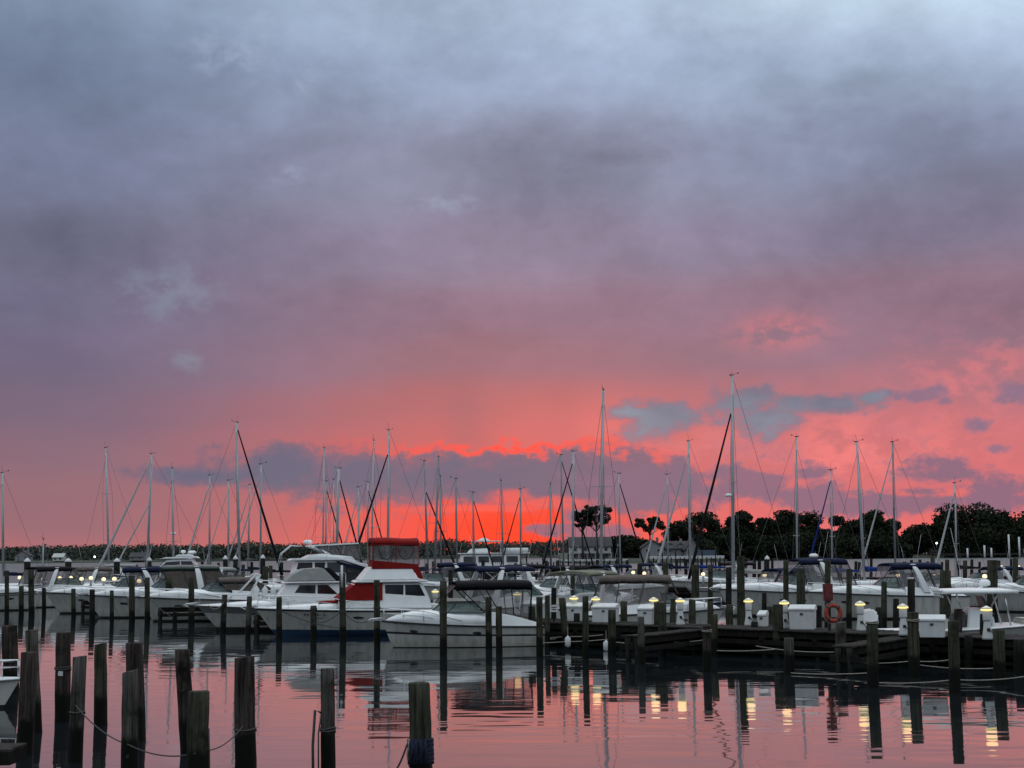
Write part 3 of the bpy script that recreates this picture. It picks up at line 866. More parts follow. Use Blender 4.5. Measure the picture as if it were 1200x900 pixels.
def sailboat(label, X, Y, rz, top_z, hull_mat=HULLW, L=None, lean=(0, 0), mast_mat=ALU, r_mast=0.085, spreaders=(0.45,), jib=None, jib_mat=SAILW, boom_mat=CANVN, boom_dir=-1,
             group='sailboats moored at the far piers', radar_z=None, extra=False, boom=True, jib_top=0.93, staysail=False, dodger=None):
    """L sloop; rz turns the bow; lean = offset of the masthead"""
    if L is None: L = (top_z - 1.2) * 0.66
    r = thing('sailboat', label, 'sailboat', (X, Y, 0), rz, group)
    B = L * 0.31; sb = 0.55 + L * 0.075; ss = sb * 0.78
    h = Hull(L, B, sb, ss, L * 0.12, 0.62, 1.9)
    # mast stands at local x = mx, so shift everything back
    mx = 0.08 * L
    hb = h.shell([(0.9, 0), (0.78, 0), (0.72, 1), (0.10, 0), (-0.02, 2)], 14)
    hb.v = [(a[0] - mx, a[1], a[2]) for a in hb.v]
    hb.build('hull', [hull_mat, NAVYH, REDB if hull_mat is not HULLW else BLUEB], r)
    db = h.deck(0.0, 10); db.v = [(a[0] - mx, a[1], a[2]) for a in db.v]; db.build('deck', GEL2, r)
    zt = lambda x: h.sheer(h.t_at(x + mx))
    rows = []
    for t, hh in ((0.30, 0.05), (0.2, 0.30), (0.05, 0.38), (-0.1, 0.42), (-0.16, 0.40)):
        x = t * L - mx
        rows.append((x, B / 2 * 0.62 * (1 - max(0, t) * 1.2), zt(x) - 0.03, zt(x) + hh))
    trunk(rows, 0.5, 8).build('cabin', GEL, r)
    c, s_ = math.cos(-rz), math.sin(-rz)
    lx, ly = lean[0] * c - lean[1] * s_, lean[0] * s_ + lean[1] * c
    z0 = zt(0) + 0.35
    head = Vector((lx, ly, top_z)); foot = Vector((0, 0, z0))
    P = lambda t: foot.lerp(head, t)
    m = MB(); m.tube([P(0), P(0.5), P(1)], [r_mast, r_mast, r_mast * 0.85], 8)
    m.build('mast', mast_mat, r)
    # wind vane and aerial at the masthead
    m = MB(); g = random.Random(int(X * 10)); a_ = g.uniform(.5, .8); m.box(head + Vector((0.05, 0, 0.03)), (0.30, 0.12, 0.07)); m.tube([head, head + Vector((-0.32 * a_, 0.05, 0.2 * a_)), head + Vector((-0.55 * a_, 0.05, 0.24 * a_))], 0.013, 5)
    m.add([head + Vector((-0.50 * a_, 0.05, 0.2 * a_)), head + Vector((-0.75 * a_, 0.05, 0.42 * a_)), head + Vector((-0.66 * a_, 0.07, 0.15 * a_))], [(0, 1, 2)])
    b_ = g.uniform(.2, .75); m.tube([head, head + Vector((0.35 * b_, -0.06, 0.16 * b_)), head + Vector((0.5 * b_, -0.06, 0.3 * b_))], 0.012, 5); m.tube([head, head + Vector((0.1, 0.1, g.uniform(.3, .8)))], 0.010, 4)
    m.build('masthead_vane', BLACK, r)
    w = MB(); rw = 0.013
    bow = Vector((0.49 * L - mx, 0, h.sb + 0.05)); stern = Vector((-0.49 * L - mx, 0, h.ss + 0.05))
    jt = P(jib_top)
    w.tube([jt, bow], rw, 4, cap=False); w.tube([head, stern], rw, 4, cap=False)
    sp = MB()
    for side in (1, -1):
        chain = Vector((-0.02 * L, side * B / 2 * 0.92, zt(0)))
        pts = [chain]
        for st in spreaders:
            q = P(st) + Vector((-0.05, side * B * 0.30, 0.05)); pts.append(q)
            sp.tube([P(st), q], 0.026, 5)
        pts.append(P(0.97)); w.tube(pts, rw, 4, cap=False)
        w.tube([chain + Vector((-0.25, 0, 0)), P(spreaders[0])], rw * 0.8, 4, cap=False)
    w.build('rigging', WIRE, r)
    sp.build('spreader', mast_mat, r)
    if jib:
        k = 12; pts = [bow.lerp(jt, 0.04 + 0.93 * i / k) for i in range(k + 1)]
        rr = [jib * (0.55 + 0.9 * math.sin(math.pi * min(1, 0.12 + 0.88 * (1 - i / k)) * 0.62) * (1 - 0.55 * i / k)) for i in range(k + 1)]
        MB().tube(pts, rr, 7).build('furled_jib', jib_mat, r)
    if staysail:
        a_, b_ = bow.lerp(Vector((0, 0, h.sb)), .30), P(.60)
        MB().tube([a_.lerp(b_, i / 8) for i in range(9)], [.05 + .035 * math.sin(math.pi * (1 - i / 8) * .7) for i in range(9)], 7).build('furled_staysail', jib_mat, r)
    if boom:
        bz = z0 + 0.75; bl = 0.40 * L
        b = MB().tube([(0, 0, bz), (-bl, 0, bz - 0.02)], 0.05, 6).build('boom', mast_mat, r)
        k = 10; pts = [Vector((-0.02 - bl * 0.97 * i / k, 0, bz + 0.16 - 0.10 * i / k)) for i in range(k + 1)]
        MB().tube(pts, [0.19 * (1.15 - 0.75 * i / k) + 0.015 * math.sin(i * 2.1) for i in range(k + 1)], 8).build('sail_cover', boom_mat, b)
    if radar_z:
        MB().lathe([(0.10, 0), (0.24, 0.03), (0.26, 0.12), (0.22, 0.2), (0.1, 0.23)], 10, tuple(P((radar_z - z0) / (top_z - z0)) + Vector((0.32, 0, 0)))).build('radar_dome', GEL, r)
    if dodger:
        x0 = -0.15 * L - mx
        trunk([(x0 + 0.5, B * 0.30, zt(x0), zt(x0) + 0.45), (x0 + 0.1, B * 0.33, zt(x0), zt(x0) + 1.0), (x0 - 0.8, B * 0.34, zt(x0) + 0.6, zt(x0) + 1.12)], 0.5, 8).build('dodger', dodger, r)
    # pulpit and stern rail
    m = MB()
    for a0, a1 in ((0.93, 0.995), (0.0, 0.10)):
        for side in (1, -1):
            line = [q - Vector((mx, 0, 0)) for q in h.rail_line(1, a0, a1, 3, side, -0.05)]
            m.tube([q + Vector((0, 0, 0.55)) for q in line], 0.014, 4)
            for q in line[::1]: m.tube([q, q + Vector((0, 0, 0.55))], 0.012, 4)
    m.build('guard_rail', STEEL, r)
    return r
# ---------------------------------------------------------------- the fleet
def berth(px, Y, L, deg, z=1.2):
    """centre of a boat whose bow tip shows at pixel column px, at distance Y"""
    a = R(deg); X = px_x(px, Y, z)
    return (X - math.cos(a) * L / 2, Y - math.sin(a) * L / 2, 0), a
SLIPS = 'motor cruisers lying with their bows out from the long pier'
BACK = 'motor boats berthed farther back'

# white cruiser with black canopy, nearest the camera
loc, rz = berth(447, 60.0, 6.45, 190)
b = express('white cruiser with black canopy and two oval portholes, nearest boat before the pier', loc, rz, 6.45, 2.35, 1.08, 0.80, 0.46, HULLW, stripe=(0.60, 0.515), bottom=BLACKB, boot=0.03,
            canvas=CANVB, style='camper', top=2.52, trunk_h=0.48, ports=(0.44, 0.83), ws=(0.20, -0.12), with_arch=False, group=SLIPS, span=(0.17, -0.42))
hf = Hull(6.45, 2.35, 1.08, 0.80, 0.46)
hull_marks(b, hf, .93, .86, .93, (.8, .8, .3, .8, .8, .8, .8), .07, 1, seed=4)
hull_marks(b, hf, .20, .10, .60, (.8, .8, .8, .8, .8, .8), .06, 1, seed=9)
# sport sedan with red canvas and blue bottom
def fly_red():
    L, Y = 10.2, 69.0
    loc, rz = berth(298, Y, L, 190)
    spec = dict(rake=1.0, bands=[(0.95, 0), (0.90, 2), (0.24, 0), (0.20, 1), (-0.02, 1)], mats=[HULLW, BLUEB, BLACK], railmat=GEL,
                fore=[(4.75, 0.02), (4.0, 0.08), (3.0, 0.17), (2.0, 0.25), (1.2, 0.27)], roof=2.40,
                house=[(1.30, 1.25), (1.34, 1.68), (0.56, 2.38), (-2.50, 2.38), (-2.85, 1.62), (-2.95, 1.2)],
                windows=[[(-0.78, 2.30), (-1.62, 2.30), (-1.62, 1.78), (-0.78, 1.78)], [(-1.70, 2.30), (-2.35, 2.30), (-2.62, 1.78), (-1.70, 1.78)]],
                brow=[(0.62, 2.41), (0.50, 2.50), (-2.75, 2.50), (-2.75, 2.41)],
                fly=[(0.42, 2.50), (-0.10, 3.12), (-2.10, 3.05), (-2.40, 2.50)], ports=(0.56,), name='flybridge_cruiser')
    r, h, hw = flybridge_boat('flybridge cruiser with red canvas, red topped enclosure and dark blue bottom', loc, rz, L, 3.3, 1.32, 1.15, spec, SLIPS)
    MB().prism([(1.42, 1.62, hw * 1.02), (1.40, 1.70, hw * 1.02), (0.52, 2.405, hw * 0.98), (-0.66, 2.405, hw * 0.98), (-0.66, 1.62, hw * 1.03)], hw).build('windscreen_cover', CANVR, r)
    MB().prism([(-0.16, 3.02), (-0.24, 3.42), (-2.30, 3.22), (-2.55, 2.56), (-2.12, 2.56), (-2.06, 3.02)], hw * 0.93).build('flybridge_dodger', CANVR, r, bevel=0.02)
    w = hw * 0.86
    top = MB(); secs = []
    for i in range(7):
        x = lerp(-0.18, -2.36, i / 6); z = 4.28 + 0.03 * math.sin(i)
        ring = [(x, q * w, z + 0.17 * (1 - abs(q) ** 2.4)) for q in (-1, -.66, -.33, 0, .33, .66, 1)] + [(x, q * w, z - (0.20 if abs(q) == 1 else 0.02)) for q in (1, .66, .33, 0, -.33, -.66, -1)]
        secs.append(ring)
    top.loft(secs).build('bimini', CANVR, r)
    qs = []
    for s in (1, -1):
        qs.append([(-0.24, s * w, 4.12), (-1.3, s * w, 4.12), (-1.3, s * w, 3.26), (-0.26, s * w, 3.40)])
        qs.append([(-1.3, s * w, 4.12), (-2.34, s * w, 4.12), (-2.36, s * w, 3.20), (-1.3, s * w, 3.26)])
    qs.append([(-0.22, -w, 4.12), (-0.22, w, 4.12), (-0.24, w, 3.4), (-0.24, -w, 3.4)])
    qs.append([(-2.36, -w, 4.12), (-2.36, w, 4.12), (-2.36, w, 3.2), (-2.36, -w, 3.2)])
    curtain(r, qs, border=CANVR, name='enclosure')
    m = MB()                                                   # looped window zips
    for s in (1, -1):
        for cx in (-0.85, -1.75):
            m.tube([(cx + 0.36 * math.cos(a), s * (w + 0.02), 4.08 + 0.62 * math.sin(a) * (1 if a > math.pi else 0)) for a in [math.pi + math.pi * i / 12 for i in range(13)]], 0.018, 5)
    m.build('window_zip', BLACK, r)
    m = MB()
    m.box((-3.4, 0, 1.22), (0.9, 2.4, 0.3)); m.build('fish_box', PLAS, r, bevel=0.04)
    whip(r, -2.2, w, 4.2, 2.6, 0.5)
    hull_marks(r, h, .80, .70, .80, (.8, .8, .5, .8, .8, .5, .8), .11, 1, seed=2); hull_marks(r, h, .78, .72, .66, (.8, .8, .8, .8), .07, 1, seed=3)
    m = MB(); m.prism([(2.2, 1.50), (2.2, 1.56), (0.9, 1.60), (0.9, 1.52)], 0.7); m.build('deck_cushion', CANVR, r, bevel=0.01)
    return r
fly_red()

# sedan cruiser under grey canvas
def sedan():
    L, Y = 10.4, 74.0
    loc, rz = berth(230, Y, L, 192)
    spec = dict(rake=1.15, bands=[(0.95, 0), (0.70, 1), (0.16, 0), (0.10, 2), (-0.02, 2)], mats=[HULLW, GREYBAND, BLACKB], railmat=GEL,
                fore=[(5.0, 0.02), (4.0, 0.10), (3.0, 0.20), (2.0, 0.30), (1.3, 0.34)], roof=2.34,
                house=[(1.45, 1.2), (1.25, 1.72), (0.85, 2.30), (-1.75, 2.30), (-2.35, 1.62), (-2.5, 1.2)],
                windows=[[(0.25, 2.22), (-0.52, 2.22), (-0.52, 1.76), (0.55, 1.76)], [(-0.62, 2.22), (-1.12, 2.22), (-1.62, 1.76), (-0.62, 1.76)]],
                brow=[(1.05, 2.31), (0.95, 2.39), (-1.95, 2.39), (-1.95, 2.31)],
                fly=[(0.98, 2.39), (0.55, 2.76), (0.05, 3.00), (-0.9, 3.06), (-1.55, 2.39)], flymat=CANVX, ports=(0.62, 0.75), name='sedan_cruiser')
    r, h, hw = flybridge_boat('sedan cruiser with grey canvas over its flybridge and a grey topside band', loc, rz, L, 3.4, 1.30, 1.08, spec, SLIPS)
    for k in range(4):                                          # white fenders in a rack on the foredeck
        MB().lathe([(0.03, 0.62), (0.05, 0.56), (0.14, 0.46), (0.155, 0.3), (0.155, -0.12), (0.12, -0.22)], 10, (0, 0, 0)).build('fender', PLAS, r, loc=(2.25 - 0.42 * k, -hw * 0.75 * 0.9, 1.56))
    m = MB()
    for k in range(4): m.tube([(2.25 - 0.42 * k, -hw * .675 - 0.0, 2.16), (2.25 - 0.42 * k, -hw * .675, 2.28)], 0.015, 5)
    m.tube([(2.4, -hw * .675, 1.92), (0.85, -hw * .675, 1.92)], 0.016, 5); m.build('fender_rack', STEEL, r)
    MB().prism([(-0.80, 3.10), (-1.25, 3.02), (-1.95, 2.42), (-1.60, 2.40)], hw * .80).build('aft_shade_wedge', CANVB, r)  # black wedge added to stand in for shadow behind the flybridge
    whip(r, -1.0, 0.6, 3.0, 2.4, 0.5)
    return r
sedan()

loc, rz = berth(160, 85.5, 9.4, 194)
tc_ = express('cruiser with a sloping windshield, tan canopy and white slanted arch bars beside the sedan', loc, rz, 9.4, 3.0, 1.42, 1.15, 0.95, HULLW, stripe=None, canvas=CANVT, style='camper', canvas_side='canvas',
        side_mat=CANVT, top=2.36, trunk_h=0.5, ws=(0.13, -0.03), group=SLIPS, with_arch=False, span=(0.05, -0.20))
for x0, x1 in ((-0.85, -1.9), (-1.6, -2.15)):
    for s in (1, -1): MB().beam((x0, s * 1.36, 1.5), (x1, s * 1.2, 2.62), .12, .10).build('arch_bar', GEL, tc_)
MB().beam((-2.0, -1.2, 2.62), (-2.0, 1.2, 2.62), .12, .10).build('arch_bar', GEL, tc_)
loc, rz = berth(98, 91.0, 9.6, 194)
express('cruiser under a dark green top with taupe side curtains and a white arch', loc, rz, 9.6, 3.1, 1.42, 1.15, 1.0, HULLW, canvas=GREENH, style='cover', canvas_side='canvas', side_mat=CANVT,
        top=3.05, trunk_h=0.55, ws=(0.10, -0.02), group=SLIPS)
loc, rz = berth(52, 98.5, 9.6, 195)
express('cruiser with navy bimini and a long sharp bow beside the green topped cruiser', loc, rz, 9.6, 3.1, 1.42, 1.15, 1.0, HULLW, canvas=CANVN, style='camper', top=2.9, trunk_h=0.5, ws=(0.06, -0.06), group=SLIPS)
loc, rz = berth(51, 106, 8.6, 4)
express('white cruiser pointing the other way with blue canvas, its hull cut by the picture edge', loc, rz, 8.6, 3.0, 1.35, 1.1, 0.6, HULLW, stripe=(0.86, 0.82), canvas=CANVBL, style='bimini', top=2.6, trunk_h=0.45, ws=(0.16, 0.0), group=SLIPS)

# second row on the other side of the pier
loc, rz = berth(848, 66.0, 6.5, -4)
express('cruiser with taupe canvas enclosure and clear side windows beside the dock boxes', loc, rz, 6.5, 2.5, 1.22, 0.98, 0.5, HULLW, canvas=CANVT, style='camper', top=2.60, trunk_h=0.42, ws=(0.24, 0.10), ports=(0.6, .75), group='motor boats on the far side of the long pier', with_arch=False)
loc, rz = berth(676, 74.0, 7.6, 32)
express('cruiser with navy bimini and white raked arch behind the black canopied boat', loc, rz, 7.6, 2.7, 1.45, 1.1, 0.6, HULLW, canvas=CANVN, style='bimini', top=3.0, trunk_h=0.5, ws=(0.20, 0.04), group='motor boats on the far side of the long pier')
loc, rz = berth(742, 76.5, 8.0, 58)
express('cruiser with khaki bimini and white arch between the dock box lamps', loc, rz, 8.0, 2.8, 1.4, 1.1, 0.6, HULLW, canvas=CANVG, style='bimini', top=2.75, trunk_h=0.5, ws=(0.14, -0.02), group='motor boats on the far side of the long pier')

# two big cruisers at the second pier
loc, rz = berth(842, 86.0, 8.7, 186)
express('big white cruiser with rounded white hardtop arch and navy framed windows', loc, rz, 8.7, 3.0, 1.58, 1.25, 0.75, HULLW, canvas=CANVN, style='camper', top=3.15, trunk_h=0.48, ws=(0.11, -0.06), ports=(0.5, 0.62), radar_on=True, group=BACK)
loc, rz = berth(944, 81.5, 8.6, 184)
express('white cruiser with a navy canopy reaching down to its stern and two oval portholes', loc, rz, 8.6, 3.0, 1.50, 1.2, 0.8, HULLW, canvas=CANVN, style='camper', top=2.9, trunk_h=0.45, ws=(0.07, -0.06), ports=(0.68, 0.80), group=BACK)

# motor yacht with hardtop behind the sedan
def yacht():
    L, Y = 12.5, 97.0
    loc, rz = berth(268, Y, L, 192, 2)
    spec = dict(rake=1.3, bands=[(0.92, 0), (0.7, 0), (0.12, 1), (-0.02, 1)], mats=[HULLW, BLACKB],
                fore=[(6.0, 0.02), (4.5, 0.2), (3.0, 0.35), (2.4, 0.4)], roof=3.36,
                house=[(2.7, 1.4), (2.3, 2.3), (2.0, 3.32), (-1.0, 3.32), (-3.6, 2.1), (-4.0, 1.5)],
                windows=[[(1.9, 3.2), (1.0, 3.2), (1.0, 2.65), (2.05, 2.65)], [(0.85, 3.2), (0.2, 3.2), (0.2, 2.65), (0.85, 2.65)], [(0.05, 3.2), (-0.7, 3.2), (-1.6, 2.55), (0.05, 2.6)]],
                brow=[(2.5, 3.33), (2.3, 3.46), (-0.6, 3.50), (-3.9, 2.75), (-4.1, 2.5), (-3.4, 2.55), (-0.9, 3.33)],
                fly=[(1.6, 3.46), (1.1, 3.70), (0.2, 3.78), (-1.6, 3.55), (-1.9, 3.10), (-0.6, 3.46)], ports=(0.7,), name='motor_yacht')
    r, h, hw = flybridge_boat('large motor yacht with white hardtop and radar behind the grey canvas sedan', loc, rz, L, 3.9, 1.6, 1.3, spec, BACK)
    MB().prism([(0.9, 4.22), (0.8, 4.34), (-2.0, 4.46), (-2.0, 4.36)], hw * 0.92).build('hardtop', GEL, r, bevel=0.02)
    arch(r, -0.9, 1.1, hw * 0.9, 3.3, 4.24, 0.34)
    MB().prism([(-0.5, 3.30), (-3.6, 2.52), (-3.7, 2.32), (-0.9, 3.02)], hw * 1.08).build('navy_awning', CANVN, r)
    for s in (1, -1):
        curtain(r, [[(0.7, s * hw * .88, 4.20), (-0.5, s * hw * .88, 4.28), (-0.9, s * hw * .9, 3.68), (0.2, s * hw * .9, 3.76)], [(-0.5, s * hw * .88, 4.28), (-1.95, s * hw * .88, 4.34), (-2.4, s * hw * .9, 3.3), (-0.9, s * hw * .9, 3.68)]], border=BLACK, name='enclosure', r=0.035)
        curtain(r, [[(-1.2, s * hw * .99, 2.95), (-2.1, s * hw * .99, 2.75), (-2.4, s * hw, 1.8), (-1.2, s * hw, 1.8)], [(-2.1, s * hw * .99, 2.75), (-3.3, s * hw * .99, 2.4), (-3.6, s * hw, 1.7), (-2.4, s * hw, 1.8)]], border=BLACK, name='side_curtain', r=0.05, mat_=DARKGLASS)
    radar(r, 1.2, 4.3, 0.3)
    for s in (1, -1):
        m = MB(); m.tube([(3.2, s * 0.9, 2.7), (2.9, s * 0.9, 3.8), (2.3, s * .9, 4.3), (1.6, s * .85, 4.25)], 0.03, 6); m.build('hand_rail', STEEL, r)
    whip(r, 1.3, 1.0, 4.4, 1.0, 0.1); whip(r, -1.9, -1.0, 4.4, 2.4, 0.5)
yacht()

def hardtop_cruiser():
    L, Y = 9.6, 119.0
    loc, rz = berth(128, Y, L, 190, 2)
    spec = dict(rake=1.0, bands=[(0.9, 0), (0.1, 1), (-0.02, 1)], mats=[HULLW, BLACKB], fore=[(4.7, .02), (3.4, .35), (2.2, .55), (1.5, .6)], roof=3.55,
                house=[(1.7, 1.5), (1.3, 2.45), (0.3, 3.4), (-1.7, 3.45), (-2.5, 2.4), (-2.6, 1.4)],
                windows=[[(0.35, 3.22), (-0.7, 3.28), (-0.7, 2.65), (0.95, 2.65)], [(-0.8, 3.28), (-1.6, 3.28), (-2.0, 2.65), (-0.8, 2.65)]],
                brow=[(0.9, 3.46), (0.4, 3.60), (-2.0, 3.66), (-2.2, 3.50)], fly=[(-0.3, 3.62), (-0.5, 3.8), (-1.5, 3.85), (-1.8, 3.62)], name='hardtop_cruiser')
    r, h, hw = flybridge_boat('white hardtop cruiser with black windows and radar above the green topped cruiser', loc, rz, L, 3.3, 1.75, 1.3, spec, BACK)
    radar(r, -1.6, 3.75, 0.32); radar(r, -0.9, 3.8, 0.2); whip(r, -0.6, .8, 3.6, 0.9, 0.1)
hardtop_cruiser()

def trawler():
    L, Y = 12.0, 172.0
    loc, rz = berth(512, Y, L, 184, 2)
    spec = dict(rake=1.0, bands=[(0.9, 0), (0.12, 1), (-0.02, 1)], mats=[HULLW, BLACKB], fore=[(5.9, .02), (4.5, .3), (3.4, .4)], roof=3.7,
                house=[(3.4, 1.6), (3.3, 3.6), (-3.6, 3.6), (-3.6, 1.4)],
                windows=[[(3.0, 3.35), (1.6, 3.35), (1.6, 2.7), (3.0, 2.7)], [(1.3, 3.35), (0.1, 3.35), (0.1, 2.7), (1.3, 2.7)], [(-0.2, 3.35), (-1.6, 3.35), (-1.6, 2.7), (-0.2, 2.7)], [(-1.9, 3.35), (-3.2, 3.35), (-3.2, 2.7), (-1.9, 2.7)]],
                brow=[(3.6, 3.62), (3.5, 3.74), (-4.6, 3.74), (-4.6, 3.62)], fly=[(2.5, 3.74), (2.1, 4.2), (0.2, 4.25), (0.2, 3.74)], name='trawler')
    r, h, hw = flybridge_boat('white trawler with a long flat hardtop under the reddest sky', loc, rz, L, 4.0, 2.0, 1.5, spec, BACK)
    MB().box((0.2, 0, 5.05), (3.6, 3.0, 0.12)).build('hardtop', GEL, r, bevel=0.03)
    m = MB()
    for x in (1.8, -1.4):
        for s in (1, -1): m.tube([(x, s * 1.35, 3.74), (x, s * 1.35, 5.0)], 0.04, 6)
    m.build('hardtop_post', STEEL, r)
    m = MB(); m.prism([(1.4, 5.11), (0.9, 5.4), (0.5, 5.5), (-0.2, 5.11)], 0.3); m.build('mast_fin', GEL, r, bevel=.03)
    MB().loft([[(x, -0.35 * w, 3.78), (x, -0.45 * w, 4.1), (x, 0, 4.3 * 0 + 4.28), (x, 0.45 * w, 4.1), (x, 0.35 * w, 3.78)] for x, w in ((-4.5, .8), (-3.2, 1.1), (-2.0, .8), (-1.6, .1))]).build('dinghy', PLAS, r)
trawler()

# small background boats: bow column, distance, length, heading, look
for (px, Y, L, deg, canv, style, top, lab) in [
    (783, 103, 8.5, 8, CANVN, 'camper', 2.6, 'white cruiser with its foredeck toward the tall mast pilings'),
    (868, 108, 8.0, 170, CANVX, 'bimini', 2.7, 'cruiser with a grey bimini just behind the tallest mast'),
    (778, 124, 9.0, 175, CANVB, 'bimini', 2.7, 'cruiser with a black bimini near the pair of warm white pier lamps'),
    (628, 112, 8.5, 186, CANVN, 'bimini', 2.7, 'cruiser with a navy bimini in front of the long house'),
    (520, 105, 8.5, 188, CANVB, 'bimini', 2.8, 'cruiser with a black bimini and arch beside the red topped flybridge'),
    (440, 118, 9.5, 186, CANVN, 'camper', 2.9, 'cruiser with a navy enclosure seen through the red flybridge boat rigging'),
    (88, 130, 9.0, 190, CANVT, 'bimini', 2.7, 'cruiser with a pale brown bimini behind the row of lit lamps'),
    (110, 122, 9.0, 190, CANVB, 'bimini', 2.6, 'cruiser with a flat black bimini behind the row of lit lamps'),
    (62, 138, 9.0, 190, CANVX, 'bimini', 2.9, 'cruiser with a grey bimini and slanted white arch beyond the lamps'),
    (1160, 96, 7.5, 5, CANVX, 'bimini', 2.3, 'small white boat between the canopied cruiser and the console boat roof'),
    (1088, 104, 7.5, 176, CANVN, 'bimini', 2.4, 'small white boat with dark top beyond the lamps on the second pier'),
    (1190, 112, 9.0, 178, CANVG, 'camper', 2.6, 'white cruiser with khaki canvas beyond the clustered thick pilings'),
    (4, 113, 8.5, 35, CANVN, 'camper', 2.7, 'cruiser with a navy enclosure cut by the picture edge behind the lamps'),
    (140, 116, 8.5, 40, CANVB, 'camper', 2.9, 'cruiser with a black enclosure between the lamp row and the hardtop cruiser'),
    (186, 124, 9.0, 38, CANVT, 'camper', 2.8, 'cruiser with a brown enclosure just beyond the hardtop cruiser'),
    (268, 112, 8.5, 30, CANVB, 'camper', 2.6, 'cruiser with a black enclosure behind the tan canopied one'),
    (330, 122, 9.0, 36, CANVX, 'camper', 2.7, 'cruiser with a grey enclosure seen between the dark jib foot and the yacht'),
    (590, 96, 8.0, 150, CANVB, 'camper', 2.8, 'cruiser with a black enclosure just over the rear of the black canopy'),
    (1010, 97, 8.0, 20, CANVN, 'camper', 2.5, 'cruiser with a navy enclosure behind the navy canopied cruiser'),
    (1140, 90, 7.0, 150, CANVG, 'camper', 2.4, 'small cruiser with khaki curtains over the console boat hardtop'),
    (1225, 88, 8.0, 176, CANVB, 'bimini', 2.5, 'white boat with a black bimini cut by the picture edge behind the console boat'),
    (690, 135, 9.0, 184, CANVN, 'bimini', 2.6, 'cruiser with a dark bimini below the two tall thin trees')]:
    loc, rz = berth(px, Y, L, deg)
    express(lab, loc, rz, L, L * .34, 1.35, 1.1, .7, HULLW, canvas=canv, style=style, top=top, detail=False, group=BACK)

# console boat with T-top
def console_boat():
    L, Y = 6.9, 53.5
    r = thing('console_boat', 'white centre console fishing boat with flat white hardtop and outboard motor', 'motor boat', (px_x(1146, Y), Y, 0), R(-3), 'motor boats on the far side of the long pier')
    h = Hull(L, 2.4, 1.22, 0.85, 0.6, 0.9)
    hull_parts(r, h, [(0.9, 0), (0.1, 0), (-0.02, 1)], [HULLW, BLACKB], GEL)
    MB().prism([(-0.5, 0.75), (0.55, 0.75), (0.45, 1.35), (0.15, 1.62), (-0.4, 1.62)], 0.45).build('console', GEL, r, bevel=.05)
    MB().prism([(0.50, 1.4), (0.18, 1.64), (0.05, 2.05), (0.1, 2.05)], 0.44).build('windshield', SCREEN, r)
    m = MB(); secs = []
    for x, hw, dz in ((-1.35, .80, 0), (-1.2, .98, .05), (-.3, 1.05, .08), (.8, 1.02, .06), (1.25, .82, .0)):
        secs.append([(x, q * hw, 2.24 + dz * (1 - q * q) + 0.02) for q in (-1, -.5, 0, .5, 1)] + [(x, q * hw, 2.14) for q in (1, .5, 0, -.5, -1)])
    t = m.loft(secs).build('hardtop', GEL, r)
    f = MB()
    for s in (1, -1):
        f.tube([(-0.75, s * .55, .8), (-0.75, s * .62, 1.7), (-.9, s * .8, 2.15)], .03, 6); f.tube([(0.35, s * .5, .8), (0.35, s * .58, 1.7), (.55, s * .8, 2.15)], .03, 6)
        f.tube([(1.0, s * .6, .95), (.75, s * .8, 2.15)], .028, 6)
    f.build('hardtop_frame', STEEL, r)
    f = MB()
    for k in range(5): f.tube([(-1.36, -.6 + .3 * k, 2.18), (-1.52, -.6 + .3 * k, 2.36)], .028, 6); f.tube([(-1.36, -.6 + .3 * k, 2.18), (-1.32, -.6 + .3 * k, 2.0)], .028, 6)
    f.build('rod_holder', STEEL, r)
    MB().box((-1.35, 0, 1.02), (.55, 1.0, .5)).build('seat', SEATM, r, bevel=.06)
    MB().prism([(-1.0, .8), (-.9, 1.35), (-.55, 1.55), (-.5, .8)], .48).build('console_cover', GREYCOVER, r, bevel=.05)
    m = MB(); m.prism([(-3.55, .95), (-3.5, 1.45), (-3.7, 1.62), (-4.05, 1.58), (-4.18, 1.25), (-4.0, .92)], .2)
    o = m.build('outboard_motor', GEL, r, bevel=.06)
    MB().prism([(-3.65, .95), (-3.95, .95), (-3.9, -.5), (-3.7, -.5)], .09).build('motor_leg', BLACK, o)
    m = MB(); m.box((2.0, 0, 1.12), (1.2, 1.3, .28)); m.build('bow_cushion', SEATM, r, bevel=.06)
    whip(r, -.3, .5, 2.25, 2.2, .4)
    radar(r, 0.3, 2.26, .2)
console_boat()

def skiff():
    L = 5.2; Y = 37.5
    loc, rz = berth(25, Y, L, -6, .7)
    r = thing('skiff', 'white skiff bow with rope rails moored between the nearest pilings', 'motor boat', loc, rz)
    h = Hull(L, 1.9, .74, .6, .45, .9)
    hull_parts(r, h, [(0.9, 0), (0.1, 0), (-0.02, 1)], [GEL2, BLACKB], GEL)
    bow_rail(r, h, .55, .985, .38)
    cleats(r, h, (.9,), -1)
    MB().box((-.6, 0, .85), (.6, 1.0, .5)).build('console', GEL, r, bevel=.05)
    MB().box((.5, 0, .68), (.5, 1.4, .2)).build('seat', SEATM, r, bevel=.04)
skiff()

# ---------------------------------------------------------------- sailboats: masthead column and row, foot column, distance ...
def sloop(px, py, pf, Y, label, **k):
    top = at(px, py, Y); foot = at(pf, 668, Y)
    fz = foot.z; zz = 2.0                                   # carry the lean down to the deck
    slope = (top.x - foot.x) / (top.z - fz)
    X0 = foot.x + slope * (zz - fz)
    sailboat(label, X0, Y, R(k.pop('deg', 90)), top.z, lean=(top.x - X0, 0), **k)

